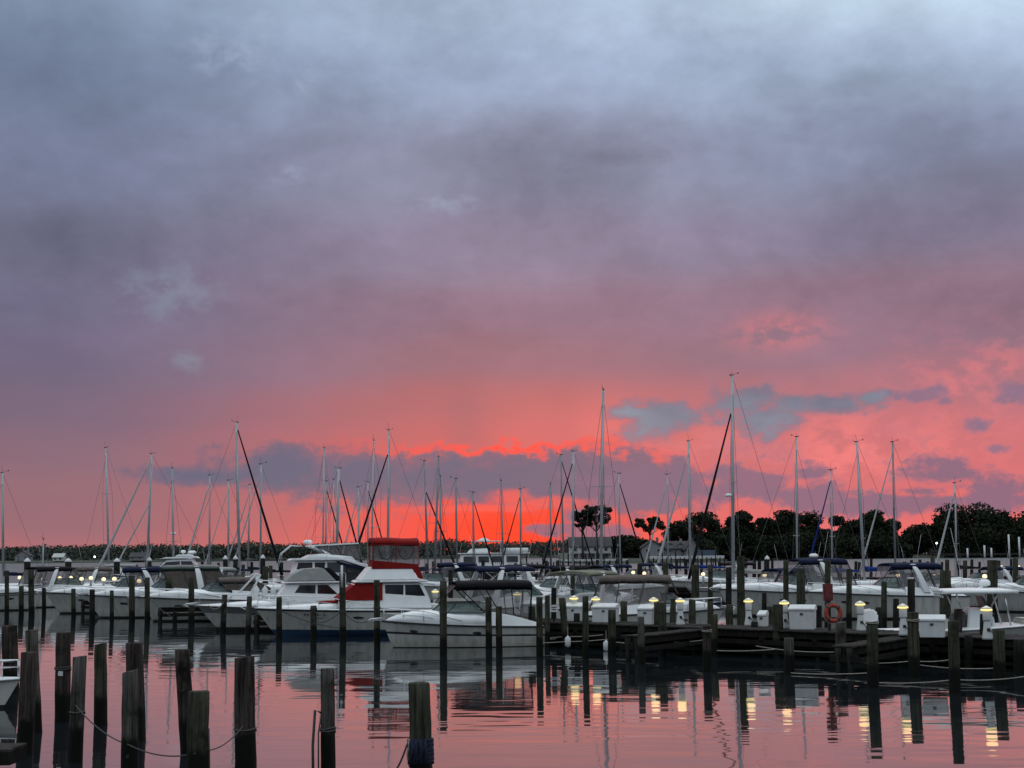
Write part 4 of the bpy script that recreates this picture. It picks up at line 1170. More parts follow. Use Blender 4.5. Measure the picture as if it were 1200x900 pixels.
SB = [
    (3, 554, 4, 140, 'sailboat with a pale bare mast standing nearest the edge of the basin', dict(deg=200, r_mast=.11)),
    (124, 525, 128, 150, 'sailboat with a grey mast between two slanting white furled sails', dict(deg=160, spreaders=(.3, .65), r_mast=.10, boom_mat=CANVX)),
    (178, 532, 172, 150, 'cutter with two white furled headsails slanting from one mast', dict(deg=193, L=12.5, spreaders=(.42,), jib=.095, jib_top=.97, staysail=True, r_mast=.12, mast_mat=ALU, boom_mat=CANVN, hull_mat=GREENH)),
    (202, 549, 204, 135, 'sailboat with a radar halfway up its short mast', dict(deg=100, radar_z=5.6, spreaders=(.36,), r_mast=.085, boom_mat=CANVBL)),
    (246, 557, 245, 150, 'sailboat with a white furled jib slanting away beyond the tan canopy', dict(deg=195, jib=.085, jib_mat=SAILW, boom_mat=CANVBL)),
    (268, 563, 267, 160, 'sailboat with a thin mast close beside the tall mast with dark jib', dict(deg=195, jib=.05, boom_mat=CANVN)),
    (277, 495, 281, 138, 'tall sailboat with a dark furled jib and the first of the high masts', dict(deg=5, jib=.09, jib_mat=CANVB, spreaders=(.32, .62), r_mast=.115, boom_mat=CANVB, jib_top=.98)),
    (293, 568, 290, 175, 'sailboat with a faint thin mast in the tall mast rigging', dict(deg=185, jib=.07)),
    (306, 544, 305, 145, 'sailboat with a pale mast and black boom cover by a capped piling', dict(deg=185, jib=.06, boom_mat=CANVB, spreaders=(.3, .55))),
    (380, 525, 378, 160, 'sailboat with the tallest mast of the cluster over the motor yacht', dict(deg=80, spreaders=(.3, .6), r_mast=.09)),
    (382, 564, 382, 170, 'sailboat with a low mast hidden in line with a taller one', dict(deg=10, jib=.07, jib_mat=CANVB)),
    (397, 549, 394, 140, 'sailboat with a thick light mast and dark jib over the yacht hardtop', dict(deg=10, jib=.075, jib_mat=CANVB, r_mast=.14)),
    (391, 562, 391, 178, 'sailboat with a slender mast squeezed beside the thick light mast', dict(deg=75)),
    (420, 571, 421, 165, 'sailboat with a short mast just before the red flybridge top', dict(deg=170, jib=.06)),
    (431, 565, 431, 172, 'sailboat with a short mast ending above the red flybridge top', dict(deg=20, jib=.07, jib_mat=CANVB)),
    (438, 516, 435, 160, 'sailboat with a tall mast rising from behind the red flybridge top', dict(deg=85, spreaders=(.35, .62), r_mast=.09)),
    (456, 504, 454, 135, 'sailboat with a black furled jib slanting down to the red flybridge', dict(deg=192, jib=.085, jib_mat=CANVB, jib_top=.86, spreaders=(.33, .60), r_mast=.10)),
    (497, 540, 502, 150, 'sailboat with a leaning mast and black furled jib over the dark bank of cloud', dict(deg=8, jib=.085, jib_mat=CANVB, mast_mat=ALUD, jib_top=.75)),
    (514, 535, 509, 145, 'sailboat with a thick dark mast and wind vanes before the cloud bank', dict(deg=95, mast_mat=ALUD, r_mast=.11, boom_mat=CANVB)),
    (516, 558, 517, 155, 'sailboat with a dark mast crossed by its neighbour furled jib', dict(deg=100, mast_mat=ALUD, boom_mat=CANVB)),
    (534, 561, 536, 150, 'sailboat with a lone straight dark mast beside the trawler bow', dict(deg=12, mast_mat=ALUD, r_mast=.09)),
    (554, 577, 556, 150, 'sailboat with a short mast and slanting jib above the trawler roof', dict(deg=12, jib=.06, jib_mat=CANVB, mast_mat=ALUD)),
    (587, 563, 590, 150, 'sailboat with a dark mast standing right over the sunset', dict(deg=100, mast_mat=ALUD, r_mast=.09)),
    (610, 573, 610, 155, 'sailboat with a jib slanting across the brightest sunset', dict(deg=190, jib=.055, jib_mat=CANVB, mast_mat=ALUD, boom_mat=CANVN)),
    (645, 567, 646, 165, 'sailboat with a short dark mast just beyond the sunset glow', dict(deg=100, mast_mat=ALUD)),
    (657, 533, 661, 150, 'sailboat with a leaning mast whose jib crosses a second mast', dict(deg=8, jib=.065, jib_mat=CANVB, jib_top=.97, r_mast=.09, mast_mat=ALUD)),
    (672, 529, 671, 142, 'sailboat with a pale mast and a black jib slanting toward the sunset', dict(deg=190, jib=.07, jib_mat=CANVB, r_mast=.11, boom_mat=CANVB, spreaders=(.4,))),
    (707, 457, 704, 105, 'second tallest sailboat mast, pale grey with a single crossbar, below the tall trees', dict(deg=82, spreaders=(.50,), r_mast=.105, boom_mat=CANVB)),
    (725, 555, 727, 150, 'sailboat with a dark jib slanting down past the two tall trees', dict(deg=8, jib=.07, jib_mat=CANVB, spreaders=(.3,))),
    (782, 556, 783, 150, 'sailboat with a pale jib slanting before the gabled grey house', dict(deg=188, jib=.07, spreaders=(.33,))),
    (807, 517, 809, 140, 'sailboat with a pale slanting jib and tall mast before the dark trees', dict(deg=187, jib=.085, r_mast=.11, spreaders=(.4,), boom_mat=CANVBL)),
    (858, 440, 859, 108, 'tallest sailboat with a black furled jib and radar on a white mast', dict(deg=190, jib=.085, jib_mat=CANVB, jib_top=.84, spreaders=(.48,), r_mast=.125, radar_z=7.6, boom_mat=CANVX, L=8.4)),
    (933, 512, 934, 125, 'sailboat with a mast and low crossbar over the rounded hardtop cruiser', dict(deg=8, spreaders=(.30,), r_mast=.09, boom_mat=CANVN, boom=False)),
    (974, 551, 975, 120, 'sailboat with a blue furled jib and blue boom cover', dict(deg=190, jib=.06, jib_mat=CANVBL, spreaders=(.4,), r_mast=.075, boom_mat=CANVBL)),
    (1004, 518, 1013, 118, 'sailboat with a strongly leaning pale mast beside the navy canopied cruiser', dict(deg=182, spreaders=(.30, .62), r_mast=.11, boom_mat=CANVBL)),
    (1046, 518, 1049, 128, 'sailboat with a straight dark mast without crossbars beside the leaning mast', dict(deg=176, jib=.06, jib_mat=SAILW, r_mast=.085, mast_mat=ALUD, spreaders=(.5,))),
    (1119, 566, 1121, 135, 'sailboat with a white furled jib before the biggest round tree', dict(deg=188, jib=.085, spreaders=(.35,), r_mast=.085, boom_mat=CANVB)),
    (51, 632, 50, 130, 'small sailboat with a very short mast before the far woods', dict(deg=100, L=5.5, r_mast=.06, boom=False)),
]
for (px, py, pf, Y, lab, k) in SB: sloop(px, py, pf, Y, lab, **k)
# ---------------------------------------------------------------- pilings
def piling(name, label, px_t, py_t, px_b, py_w, wpx, wood, group=None, Y=None, n=14, rough=1.0, cut=0.0, cap=None, deep=1.2, detail=True):
    """round timber: head seen at (px_t, py_t), water line at (px_b, py_w), head width in pixels"""
    foot = on_z(px_b, py_w, 0.0) if Y is None else at(px_b, 660, Y)
    Y = foot.y
    top = at(px_t, py_t, Y)
    if foot.z != 0:
        foot = Vector((at(px_b, 650 + CAM_H / Y * FPX, Y).x, Y, 0))
    d = (top - foot); H = d.z
    r = wpx / 2 / FPX * Y
    rnd = random.Random(int(px_t * 31 + py_t * 7))
    m = MB(); K = 9 if detail else 4
    prof = [rnd.uniform(-1, 1) for _ in range(n)]
    secs = []
    for i in range(K + 1):
        z = lerp(-deep, H, i / K); t = z / H
        c = Vector((d.x * t, 0, z)); rr = r * (1.10 - 0.10 * max(0, t))
        wob = rnd.uniform(-.03, .03) * rough * r
        ring = []
        for k in range(n):
            a = 2 * math.pi * k / n
            q = rr * (1 + 0.045 * rough * prof[k] + rnd.uniform(-.015, .015) * rough)
            zz = z + (cut * r * math.cos(a + rnd.random() * .02) + rnd.uniform(-.03, .03) * r * rough if i == K else 0)
            ring.append(c + Vector((math.cos(a) * q + wob, math.sin(a) * q, zz - z)))
        secs.append(ring)
    last = secs[-1]; cen = sum(last, Vector()) / n
    secs.append([cen + (p - cen) * 0.9 + Vector((0, 0, 0.10 * r)) for p in last])
    m.loft(secs)
    o = m.build(name, wood)
    o.location = (foot.x, Y, 0)
    tag(o, label, 'piling', group)
    if cap:
        c = MB(); c.lathe([(r * 1.12, -0.05), (r * 1.15, 0.03), (r * 0.75, 0.16), (0.02, 0.30)], 10, (d.x, 0, H)).build('piling_cap', PLAS, o)
    return o, foot, d, r
def ring_rope(o, foot, d, r, z, mat_=ROPED, turns=2, rr=0.016, name='rope_lashing'):
    pts = []
    n = 14 * turns
    for i in range(n + 1):
        a = 2 * math.pi * i / 14; t = z / d.z
        pts.append((d.x * t + math.cos(a) * r * 1.13, math.sin(a) * r * 1.13, z + 0.04 * i / 14 + 0.01 * math.sin(i)))
    return MB().tube(pts, rr, 5).build(name, mat_, o)

# nearest pilings: (head column, head row, foot column, water row, width, wood, label)
NEAR = [
    (11, 734, 12, 812, 17, WOOD_BROWN, 'broad brown piling behind the skiff, cut off flat', 0.0),
    (37, 739, 42, 858, 13.5, WOOD_GREY, 'pale grey piling whose head shows above a darker one beside the skiff bow', 0.1),
    (34, 765, 29, 884, 18, WOOD_BROWN, 'dark piling standing against the bow of the white skiff', 0.0),
    (74, 742, 73, 846, 16, WOOD_BROWN, 'dark brown piling with a small white tag tied to it', 0.0),
    (93.5, 770, 88, 893, 15, WOOD_GREY, 'grey tilted piling holding the end of the sagging dark rope', 0.1),
    (117.5, 755, 118, 850, 14, WOOD_GREEN, 'mossy piling the sagging dark rope passes in front of', 0.15),
    (157.5, 754, 160, 868, 19, WOOD_BROWN, 'thick dark piling partly behind a shorter grey one', 0.0),
    (153, 787, 152, 910, 17.5, WOOD_GREY, 'shorter grey piling overlapping a thick dark one', 0.25),
    (213.5, 762, 221, 884, 17, WOOD_BROWN, 'crooked brown piling leaning outward behind a short green one', 0.0),
    (233, 811, 231, 925, 23.5, WOOD_GREEN, 'short stout green piling with a clean sawn top', 0.0),
    (286.5, 771, 287.5, 905, 22.5, WOOD_BROWN, 'thick split brown piling with a rope made fast low down', 0.1),
    (383.5, 784, 384.5, 900, 15.5, WOOD_GREY, 'squarish grey piling with a dark rope loop hanging beside it', 0.0),
    (491, 801, 494, 925, 24, WOOD_GREEN, 'stout greenish piling with blue rope wound round it', 0.0)]
NP = []
for (a, b, c, d_, w, wd, lab, cut) in NEAR:
    NP.append(piling('piling', lab, a, b, c, d_, w, wd, 'nearest pilings of the empty slips', n=20, rough=1.5, cut=cut))
def along(p, z): o, f, d, r = p; return Vector((f.x + d.x * z / d.z, f.y, z))
# lashings, tags and bolts on the nearest pilings
ring_rope(*NP[0], z=NP[0][2].z * .45); ring_rope(*NP[3], z=NP[3][2].z * .58, mat_=ROPED)
MB().box((NP[3][2].x + .02, -NP[3][3] * 1.2, NP[3][2].z * .55), (.10, .03, .10)).build('tag', PLAS, NP[3][0])
ring_rope(*NP[4], z=NP[4][2].z * .46, turns=1); ring_rope(*NP[10], z=NP[10][2].z * .36, mat_=ROPED, turns=1)
ring_rope(*NP[11], z=NP[11][2].z * .36, turns=2)
for zz in (.42, .38, .33, .29, .25): ring_rope(*NP[12], z=NP[12][2].z * zz, mat_=ROPEB, turns=2, rr=.03)
ring_rope(*NP[12], z=NP[12][2].z * .45, mat_=ROPEW, turns=1)
m = MB(); o, f, d, r = NP[12]
rb = random.Random(3)
for k in range(7):
    x0 = rb.uniform(-.15, .1)
    m.tube([(x0, -r * 1.15, .80), (x0 + .03, -r * 1.35, .62 + rb.uniform(-.05, .05)), (x0 + rb.uniform(-.08, .08), -r * 1.25, .42)], .028, 5)
m.build('rope_tail', ROPEB, o)
m = MB(); m.tube([(-r * 1.1, -.1, .78), (-r * 1.3, -.12, .55), (-r * 1.15, -.1, .36), (-r * 1.0, -.1, .56), (-r * 1.05, -.1, .76)], .018, 5); m.build('rope_loop', ROPEW, o)
o, f, d, r = NP[11]
m = MB(); m.tube([(-r, -.05, .95), (-r * 1.9, -.08, 1.0), (-r * 2.2, -.08, .4), (-r * 2.1, -.08, -.3)], .026, 6); m.tube([(-r, -.05, .92), (-r * 1.35, -.1, .6), (-r * 1.3, -.1, -.2)], .014, 5); m.build('rope_loop', ROPED, o)
o, f, d, r = NP[9]
m = MB(); m.tube([(r * 1.02, 0, .95), (r * 1.12, 0, .5), (r * 1.2, 0, -.2)], .02, 5); m.build('rope_tail', ROPED, o)
for i, fz in ((1, .55), (8, .62), (7, .2)):
    o, f, d, r = NP[i]
    MB().tube([(d.x * fz, -r * .95, d.z * fz), (d.x * fz, -r * 1.25, d.z * fz)], .03, 6).build('bolt', BLACK, o)

def rope(label, pts3, sag, rr=0.014, mat_=ROPED, name='mooring_rope', group=None, n=14):
    m = MB(); full = []
    for a, b in zip(pts3[:-1], pts3[1:]):
        a, b = Vector(a), Vector(b)
        for i in range(n + 1):
            t = i / n; p = a.lerp(b, t); p.z -= sag * 4 * t * (1 - t); full.append(p)
    o = m.tube(full, rr, 5).build(name, mat_)
    return tag(o, label, 'rope', group)
fr = lambda p, z: along(p, z) + Vector((0, -p[3] * 1.1, 0))
rope('dark rope sagging between two grey pilings and a green one', [fr(NP[4], 1.02), fr(NP[7], .30) + Vector((0, .0, .25)), fr(NP[9], .58)], .10, .012)
rope('thin rope running from the short green piling up to the split brown one', [fr(NP[9], .62) + Vector((.2, .1, 0)), fr(NP[10], .80)], .08, .011, ROPED)
rope('dark rope dropping toward the water from the blue roped piling', [fr(NP[12], .72) + Vector((-.2, .05, 0)), on_z(462, 905, .25)], .05, .016)

# timber edge of the near dock corner
p = on_z(8, 885, .35)
b = MB(); b.box((p.x - .55, p.y, .35), (1.5, .9, .22)); o = b.build('dock_beam', PLANKD); tag(o, 'corner of a dark timber dock below the skiff', 'dock')
for k in range(3): MB().box((p.x - .55, p.y - .3 + .3 * k, .48), (1.5, .27, .04)).build('plank', PLANK, o)

# ---------------------------------------------------------------- the long pier: boards, beams, piles
DECK = 0.92
A0, A1, A2 = Vector((20.5, 43.2, 0)), Vector((1.6, 61.6, 0)), Vector((-47, 143, 0))
def pier(name, label, path, w=2.2, z=DECK, plank=0.16, pile_step=3.2, pile_r=.14, group=None, brace=True):
    root = thing(name, label, 'pier', (path[0].x, path[0].y, 0), 0, group)
    O = path[0].copy()
    dk, bm_, cap = MB(), MB(), MB(); rnd = random.Random(5)
    piles = []
    for a, b in zip(path[:-1], path[1:]):
        d = (b - a); L = d.length; d.normalize(); nr = Vector((-d.y, d.x, 0)); ang = math.atan2(d.y, d.x)
        k = int(L / plank)
        for i in range(k):
            c = a + d * (i + .5) * L / k - O
            dk.box((c.x, c.y, z + rnd.uniform(-.006, .006)), (L / k - .012, w + rnd.uniform(-.03, .05), .045), ang)
        for off in (-w / 2 + .1, 0, w / 2 - .1):
            p0, p1 = a + nr * off - O, b + nr * off - O
            bm_.beam(p0 + Vector((0, 0, z - .145)), p1 + Vector((0, 0, z - .145)), .08, .22)
        for off in (-w / 2 - .02, w / 2 + .02):
            p0, p1 = a + nr * off - O, b + nr * off - O
            bm_.beam(p0 + Vector((0, 0, z - .42)), p1 + Vector((0, 0, z - .42)), .06, .16)
        n = max(1, int(L / pile_step))
        for i in range(n + 1):
            c = a + d * L * i / n - O
            if not brace: cap = MB()
            cap.beam(c + nr * (-w / 2 - .05) + Vector((0, 0, z - .36)), c + nr * (w / 2 + .05) + Vector((0, 0, z - .36)), .18, .2)
            if not brace: cap.build('cross_beam', PLANKD, root)
            for off in (-w / 2 + .2, w / 2 - .2):
                q = c + nr * off
                if i < n or b is path[-1]: piles.append(q)
            if brace and i < n:
                e = c + d * L / n
                cap.beam(c + nr * (-w / 2 - .1) + Vector((0, 0, z - .5)), e + nr * (-w / 2 - .1) + Vector((0, 0, .02)), .05, .14)
    dk.build('decking', PLANK, root); bm_.build('stringer', PLANKD, root); brace and cap.build('cross_beam', PLANKD, root)
    for a, b in zip(path[:-1], path[1:]):                     # boards added under the deck to block bright water gaps
        d = (b - a).normalized(); nr = Vector((-d.y, d.x, 0)) * (w / 2 - .12) * (1 if (Vector((-d.y, d.x, 0)).y > 0) else -1)
        if brace:
            ws_ = MB()
            for zz in (.10, .24, .38, .52): ws_.beam(a + nr - O + Vector((0, 0, zz)), b + nr - O + Vector((0, 0, zz)), .05, .14)
            for zz in (.16, .40): ws_.beam(a - nr * 1.06 - O + Vector((0, 0, zz)), b - nr * 1.06 - O + Vector((0, 0, zz)), .05, .12)
            ws_.build('gap_boards', PLANKD, root)
    for q in piles[:90]: MB().tube([(q.x, q.y, -1), (q.x, q.y, z - .05)], pile_r, 8).build('pile', WOOD_TAR, root)
    return root
pier('pier', 'long timber pier with lit pedestals that the motor cruisers are moored along', [A0, A1, A2], pile_step=2.1)
B0, B1 = Vector((42, 88, 0)), Vector((3, 134, 0))
pier('pier', 'second timber pier behind the big white cruisers', [B0, Vector((19, 109, 0)), B1], pile_step=4)
pier('pier', 'farthest timber pier among the sailboats', [Vector((58, 150, 0)), Vector((-10, 158, 0)), Vector((-52, 156, 0))], pile_step=4.5)
# finger piers
def finger(a, b, label): pier('finger_pier', label, [a, b], w=.75, z=DECK - .06, pile_step=3.0, pile_r=.10, group='narrow finger piers between slips', brace=False)
dA = (A2 - A1).normalized(); pa = Vector((-.93, -.36, 0)).normalized()
def onA(s): return A1.lerp(A2, s) if s >= 0 else A1.lerp(A0, -s)
for s, L, lab in ((.30, 6.5, 'narrow finger pier between the sedan and the tan canopied cruiser'), (.47, 6.5, 'narrow finger pier beside the tan canopied cruiser'), (.16, 6, 'narrow finger pier beside the red canvas cruiser')):
    p = onA(s) + pa * .6; finger(p, p + pa * L, lab)
pr = Vector((-.55, -.83, 0)).normalized()
for s, L, lab in ((-.30, 5.0, 'narrow finger pier below the row of dock boxes'), (-.62, 5.5, 'narrow finger pier near the orange life ring'), (-.93, 5.0, 'narrow finger pier nearest the console boat')):
    p = onA(s) + pr * .9; finger(p, p + pr * L, lab)

# ---------------------------------------------------------------- pilings of the basin
MID = 'greenish grey slip pilings'
MIDL = [
    # head px, head py, foot px, water py, width, wood, label
    (8, 669, 8, 722, 5, WOOD_GREEN, 'tall thin piling by the bright hull at the picture edge'),
    (25, 687, 25, 721, 5.5, WOOD_GREEN, 'low piling before the white hull near the picture edge'),
    (36.5, 668, 37, 723, 6.5, WOOD_GREEN, 'tall piling before the white hull with the blue canvas'),
    (51.5, 689, 51.5, 720, 4.5, WOOD_TAR, 'low dark piling at the bow of the blue canvas cruiser'),
    (86, 690, 86, 725, 5, WOOD_GREEN, 'low piling before the long sharp bow of the navy bimini cruiser'),
    (108, 691, 108, 729, 6, WOOD_TAR, 'low dark piling between two sharp bows'),
    (131, 692, 131, 731, 4.5, WOOD_GREEN, 'low piling before the flank of the green topped cruiser'),
    (154.5, 675, 154.5, 729, 6.5, WOOD_GREEN, 'tall piling at the bow of the tan canopied cruiser'),
    (172.5, 677, 172.5, 730, 6, WOOD_GREEN, 'tall piling in line with the cutter mast'),
    (198, 677, 197, 726, 8, WOOD_GREEN, 'broad piling before the taupe side curtains'),
    (205, 717, 205, 731, 5, WOOD_TAR, 'stubby dark pile at the end of a finger pier'),
    (224, 676, 224.5, 732, 6.5, WOOD_GREEN, 'tall piling before the windshield of the tan canopied cruiser'),
    (263.5, 697, 261, 742, 6.5, WOOD_GREY, 'leaning grey piling before the bow of the grey banded sedan'),
    (292.5, 699, 290.5, 748, 6, WOOD_GREY, 'leaning slim grey piling before the sedan hull'),
    (327, 700, 327, 750, 6.5, WOOD_GREEN, 'piling before the white fender rack'),
    (367.5, 710, 367.5, 750, 7, WOOD_GREY, 'short piling with a knotted rope before the blue bottomed hull'),
    (401, 672, 402, 752, 7, WOOD_GREEN, 'tall piling with a white post top before the red windscreen cover'),
    (441.5, 680, 442, 757, 7, WOOD_GREEN, 'tall piling beside the bow anchor of the black canopied cruiser'),
    (477, 718, 477, 758, 6, WOOD_GREY, 'short piling before the forward porthole of the black canopied cruiser'),
    (519.5, 681, 519.5, 768, 8, WOOD_GREEN, 'tallest piling before the middle of the black canopied cruiser'),
    (572.5, 700, 573, 760, 7, WOOD_GREEN, 'piling before the after porthole of the black canopied cruiser'),
    (584.5, 711, 585, 765, 7.5, WOOD_GREEN, 'shorter piling beside the after porthole of the black canopied cruiser'),
    (623, 711, 623.5, 757, 9, WOOD_GREEN, 'stout piling at the stern of the black canopied cruiser'),
    (632, 700, 632.5, 770, 7.5, WOOD_GREEN, 'piling just beyond the stern of the black canopied cruiser'),
    (641.5, 698, 641.5, 760, 5.5, WOOD_GREEN, 'slim piling before the small white sign'),
    (649, 689, 649, 752, 6, WOOD_TAR, 'tall dark piling beside the navy bimini cruiser foredeck'),
    (658.5, 701, 664, 760, 8, WOOD_GREEN, 'piling leaning beside the first dock box'),
    (676, 719, 676, 757, 7, WOOD_TAR, 'low dark piling under the first dock box'),
    (686, 699, 686, 772, 7, WOOD_GREEN, 'piling between the first two dock boxes'),
    (709.5, 721, 709.5, 757, 6, WOOD_TAR, 'low dark piling under the second dock box'),
    (717, 715, 717, 768, 9, WOOD_GREEN, 'stout piling in front of the second dock box'),
    (731, 705, 731, 756, 7.5, WOOD_GREEN, 'piling before the taupe canvas corner'),
    (751, 723, 752.5, 779, 7.5, WOOD_GREY, 'grey piling standing far out before the third dock box'),
    (769.5, 706, 770, 762, 6.5, WOOD_GREEN, 'thinner of two close pilings beside the third dock box'),
    (776.5, 707, 776.5, 768, 9, WOOD_GREEN, 'thicker of two close pilings beside the third dock box'),
    (789, 702, 788, 752, 6.5, WOOD_GREEN, 'piling beside the lamp pedestal past the third dock box'),
    (811, 703, 811, 755, 8, WOOD_GREEN, 'piling before the taupe canvas cruiser foredeck'),
    (832.5, 705, 832.5, 760, 7, WOOD_GREEN, 'piling before the bow of the taupe canvas cruiser'),
    (837, 720, 837, 770, 8, WOOD_GREEN, 'lower piling touching the one before the taupe cruiser bow'),
    (828, 734, 829, 787, 9.5, WOOD_BROWN, 'split dark piling wrapped in pale rope, far out from the pier'),
    (855, 709, 855, 760, 8, WOOD_GREEN, 'piling just past the taupe canvas cruiser bow'),
    (868, 652, 868.5, 757, 9, WOOD_GREEN, 'very tall thick piling close beside the tallest mast'),
    (884, 729, 884, 766, 8, WOOD_TAR, 'low dark piling below the tall mast lamp'),
    (902, 711, 902, 757, 7.5, WOOD_GREEN, 'darker of two touching pilings near the lamp beside the big box'),
    (911.5, 709, 912, 770, 11.5, WOOD_GREEN, 'broader of two touching pilings near the lamp beside the big box'),
    (924.5, 748, 925, 790, 11.5, WOOD_GREY, 'low thick grey piling in front of the big white dock box'),
    (932, 732, 932, 768, 7, WOOD_TAR, 'low dark piling under the big white dock box'),
    (959, 710, 959, 762, 8, WOOD_TAR, 'dark piling beside the orange life ring'),
    (985, 730, 985.5, 782, 11.5, WOOD_GREY, 'thick grey piling under the orange life ring'),
    (1016, 714, 1016, 766, 9.5, WOOD_TAR, 'dark piling beside the lamp after the life ring'),
    (1022, 731, 1023, 806, 13, WOOD_GREEN, 'thick green piling ringed with pale rope, standing far out'),
    (1030, 712, 1030, 762, 8, WOOD_TAR, 'dark piling behind the rope ringed green one'),
    (1070, 718, 1071.5, 794, 12.5, WOOD_GREEN, 'thick green piling before the white outboard motor'),
    (1058, 741, 1058, 779, 9.5, WOOD_TAR, 'low dark pile below the outboard motor lamp'),
    (1117, 728, 1119, 812, 12, WOOD_GREEN, 'thick green piling before the console boat box'),
    (1123, 714, 1122, 770, 10, WOOD_BROWN, 'brown piling just beyond the console boat box'),
    (1135, 745, 1135, 783, 9, WOOD_TAR, 'low dark pile under the console boat'),
    (1153.5, 720, 1153, 778, 10, WOOD_TAR, 'dark piling under the last big lamp pedestal'),
    (1170.5, 739, 1171, 802, 13, WOOD_GREEN, 'thick green piling before the console boat bow'),
    (1194, 750, 1194, 790, 11, WOOD_TAR, 'dark low piling nearest the corner of the picture under the console boat bow'),
]
MP = {}
for (a, b, c, d_, w, wd, lab) in MIDL:
    MP[round(a)] = piling('piling', lab, a, b, c, d_, w, wd, MID, n=12, rough=1.0)
for k, z in ((401, 1.2), (441, 1.5), (442, 1.5), (519, 1.5), (520, 1.5), (828, 1.2), (1022, 1.7), (1070, 1.6), (367, 1.3), (368, 1.3)):
    if k in MP: ring_rope(*MP[k], z=z, mat_=ROPEW if k in (828, 1022, 1070) else ROPED)
# pilings behind the pier: head, distance, width
FARP = [
    (895.5, 695, 80, 5.5, WOOD_TAR, 'low piling standing in front of the rounded hardtop cruiser bow'),
    (921, 657, 78, 6, WOOD_GREEN, 'tall slim piling before the rounded hardtop cruiser'),
    (938.5, 667, 72, 10, WOOD_GREEN, 'tall stout piling before the rounded hardtop cruiser'),
    (970, 657, 66, 7, WOOD_GREEN, 'tall piling carrying the red extinguisher box'),
    (995, 667, 74, 6.5, WOOD_GREEN, 'tall piling before the navy canopied cruiser bow'),
    (1036, 682, 70, 6.5, WOOD_GREEN, 'piling before the portholes of the navy canopied cruiser'),
    (1050, 702, 62, 7, WOOD_TAR, 'low dark piling before the navy canopied cruiser stern'),
    (1068, 679, 66, 8.5, WOOD_TAR, 'dark piling at the stern of the navy canopied cruiser'),
    (854, 665, 84, 6.5, WOOD_TAR, 'black piling between the tallest mast and the thick piling'),
    (815, 662, 96, 8.5, WOOD_GREEN, 'stout green piling under the foot of the black furled jib'),
    (832.5, 662, 98, 5.5, WOOD_GREEN, 'slim leaning piling next to the black furled jib foot'),
    (780, 659, 104, 6, WOOD_GREEN, 'piling rising behind the clear windows of the taupe cruiser'),
    (1108, 669, 70, 13, WOOD_GREEN, 'clump like thick piling behind the console boat hardtop'),
    (1163, 657, 84, 12, WOOD_GREEN, 'massive double piling behind the console boat hardtop'),
    (1093, 653, 108, 5, WOOD_GREEN, 'tall piling behind the navy canopied cruiser stern'),
    (1110, 656, 112, 5, WOOD_GREEN, 'slim tall piling between two lamps on the second pier'),
    (1131, 657, 116, 5, WOOD_GREEN, 'piling in front of the dark boom cover beyond the console boat'),
    (1170, 657, 106, 5, WOOD_GREEN, 'slim piling next to the massive double piling'),
    (1190, 654, 100, 6, WOOD_GREEN, 'tall piling before the farthest lamps close to the picture edge'),
    (528, 668, 84, 5.5, WOOD_TAR, 'dark piling above the front of the black canopy'),
    (556, 666, 92, 7.5, WOOD_GREEN, 'broad piling above the middle of the black canopy'),
    (582, 664, 96, 7, WOOD_GREEN, 'broad piling above the rear of the black canopy'),
    (671, 664, 90, 5, WOOD_GREEN, 'piling beside the front edge of the khaki bimini'),
    (750, 661, 118, 6, WOOD_TAR, 'dark piling between two warm pier lamps'),
    (311, 664, 120, 6.5, WOOD_GREEN, 'broad piling behind the tan canopy of the slanted bar cruiser'),
    (317, 663, 122, 4.5, WOOD_GREEN, 'slim piling beside a broad one behind the slanted bar cruiser'),
]
for (a, b, Y, w, wd, lab) in FARP: MP[(a, b)] = piling('piling', lab, a, b, a, 0, w, wd, 'pilings behind the long pier', Y=Y, n=10, detail=False)
CAPS = [(32, 655), (80, 655), (137, 655), (175, 654), (223, 653), (264, 652), (276, 652), (308, 651), (899, 652)]
for i, (a, b) in enumerate(CAPS):
    ref = ['near the blue canvas cruiser', 'before the dim waterfront house', 'between the two slanting white sails', 'behind the cutter mast', 'beside the hardtop cruiser radar', 'close to the tall mast with dark jib',
           'touching the tall mast with dark jib', 'at the black boom cover', 'near the rounded hardtop cruiser roof'][i]
    piling('capped_piling', 'tall black piling with a white conical cap ' + ref, a, b + 3, a, 0, 7.5 if i < 3 else 5.5, WOOD_TAR, 'black pilings with white conical caps', Y=128, n=10, cap=True, detail=False)
# small pilings of the farthest piers, too far off to be told apart one by one
g = 'small dark pilings at the farthest piers'
rnd = random.Random(21)
cols = [160, 172, 190, 237, 245, 256, 285, 295, 330, 346, 500, 508, 566, 604, 618, 640, 655, 690, 700, 713, 724, 735, 763, 770, 793, 804, 822, 843, 874, 884, 890, 897, 905, 920, 943, 951, 985, 1003, 1007, 1021, 1060, 1068, 1078, 1087, 1104, 1122, 1139, 1148, 1185]
for a in cols:
    Y = rnd.uniform(148, 162)
    piling('piling', 'small dark piling standing in the strip of bright water among the farthest sailboats', a, rnd.uniform(654.5, 659) + (4 if a < 350 else 2 if a < 620 else 0), a, 0, rnd.uniform(3.0, 4.2), WOOD_TAR, g, Y=Y, n=8, detail=False)

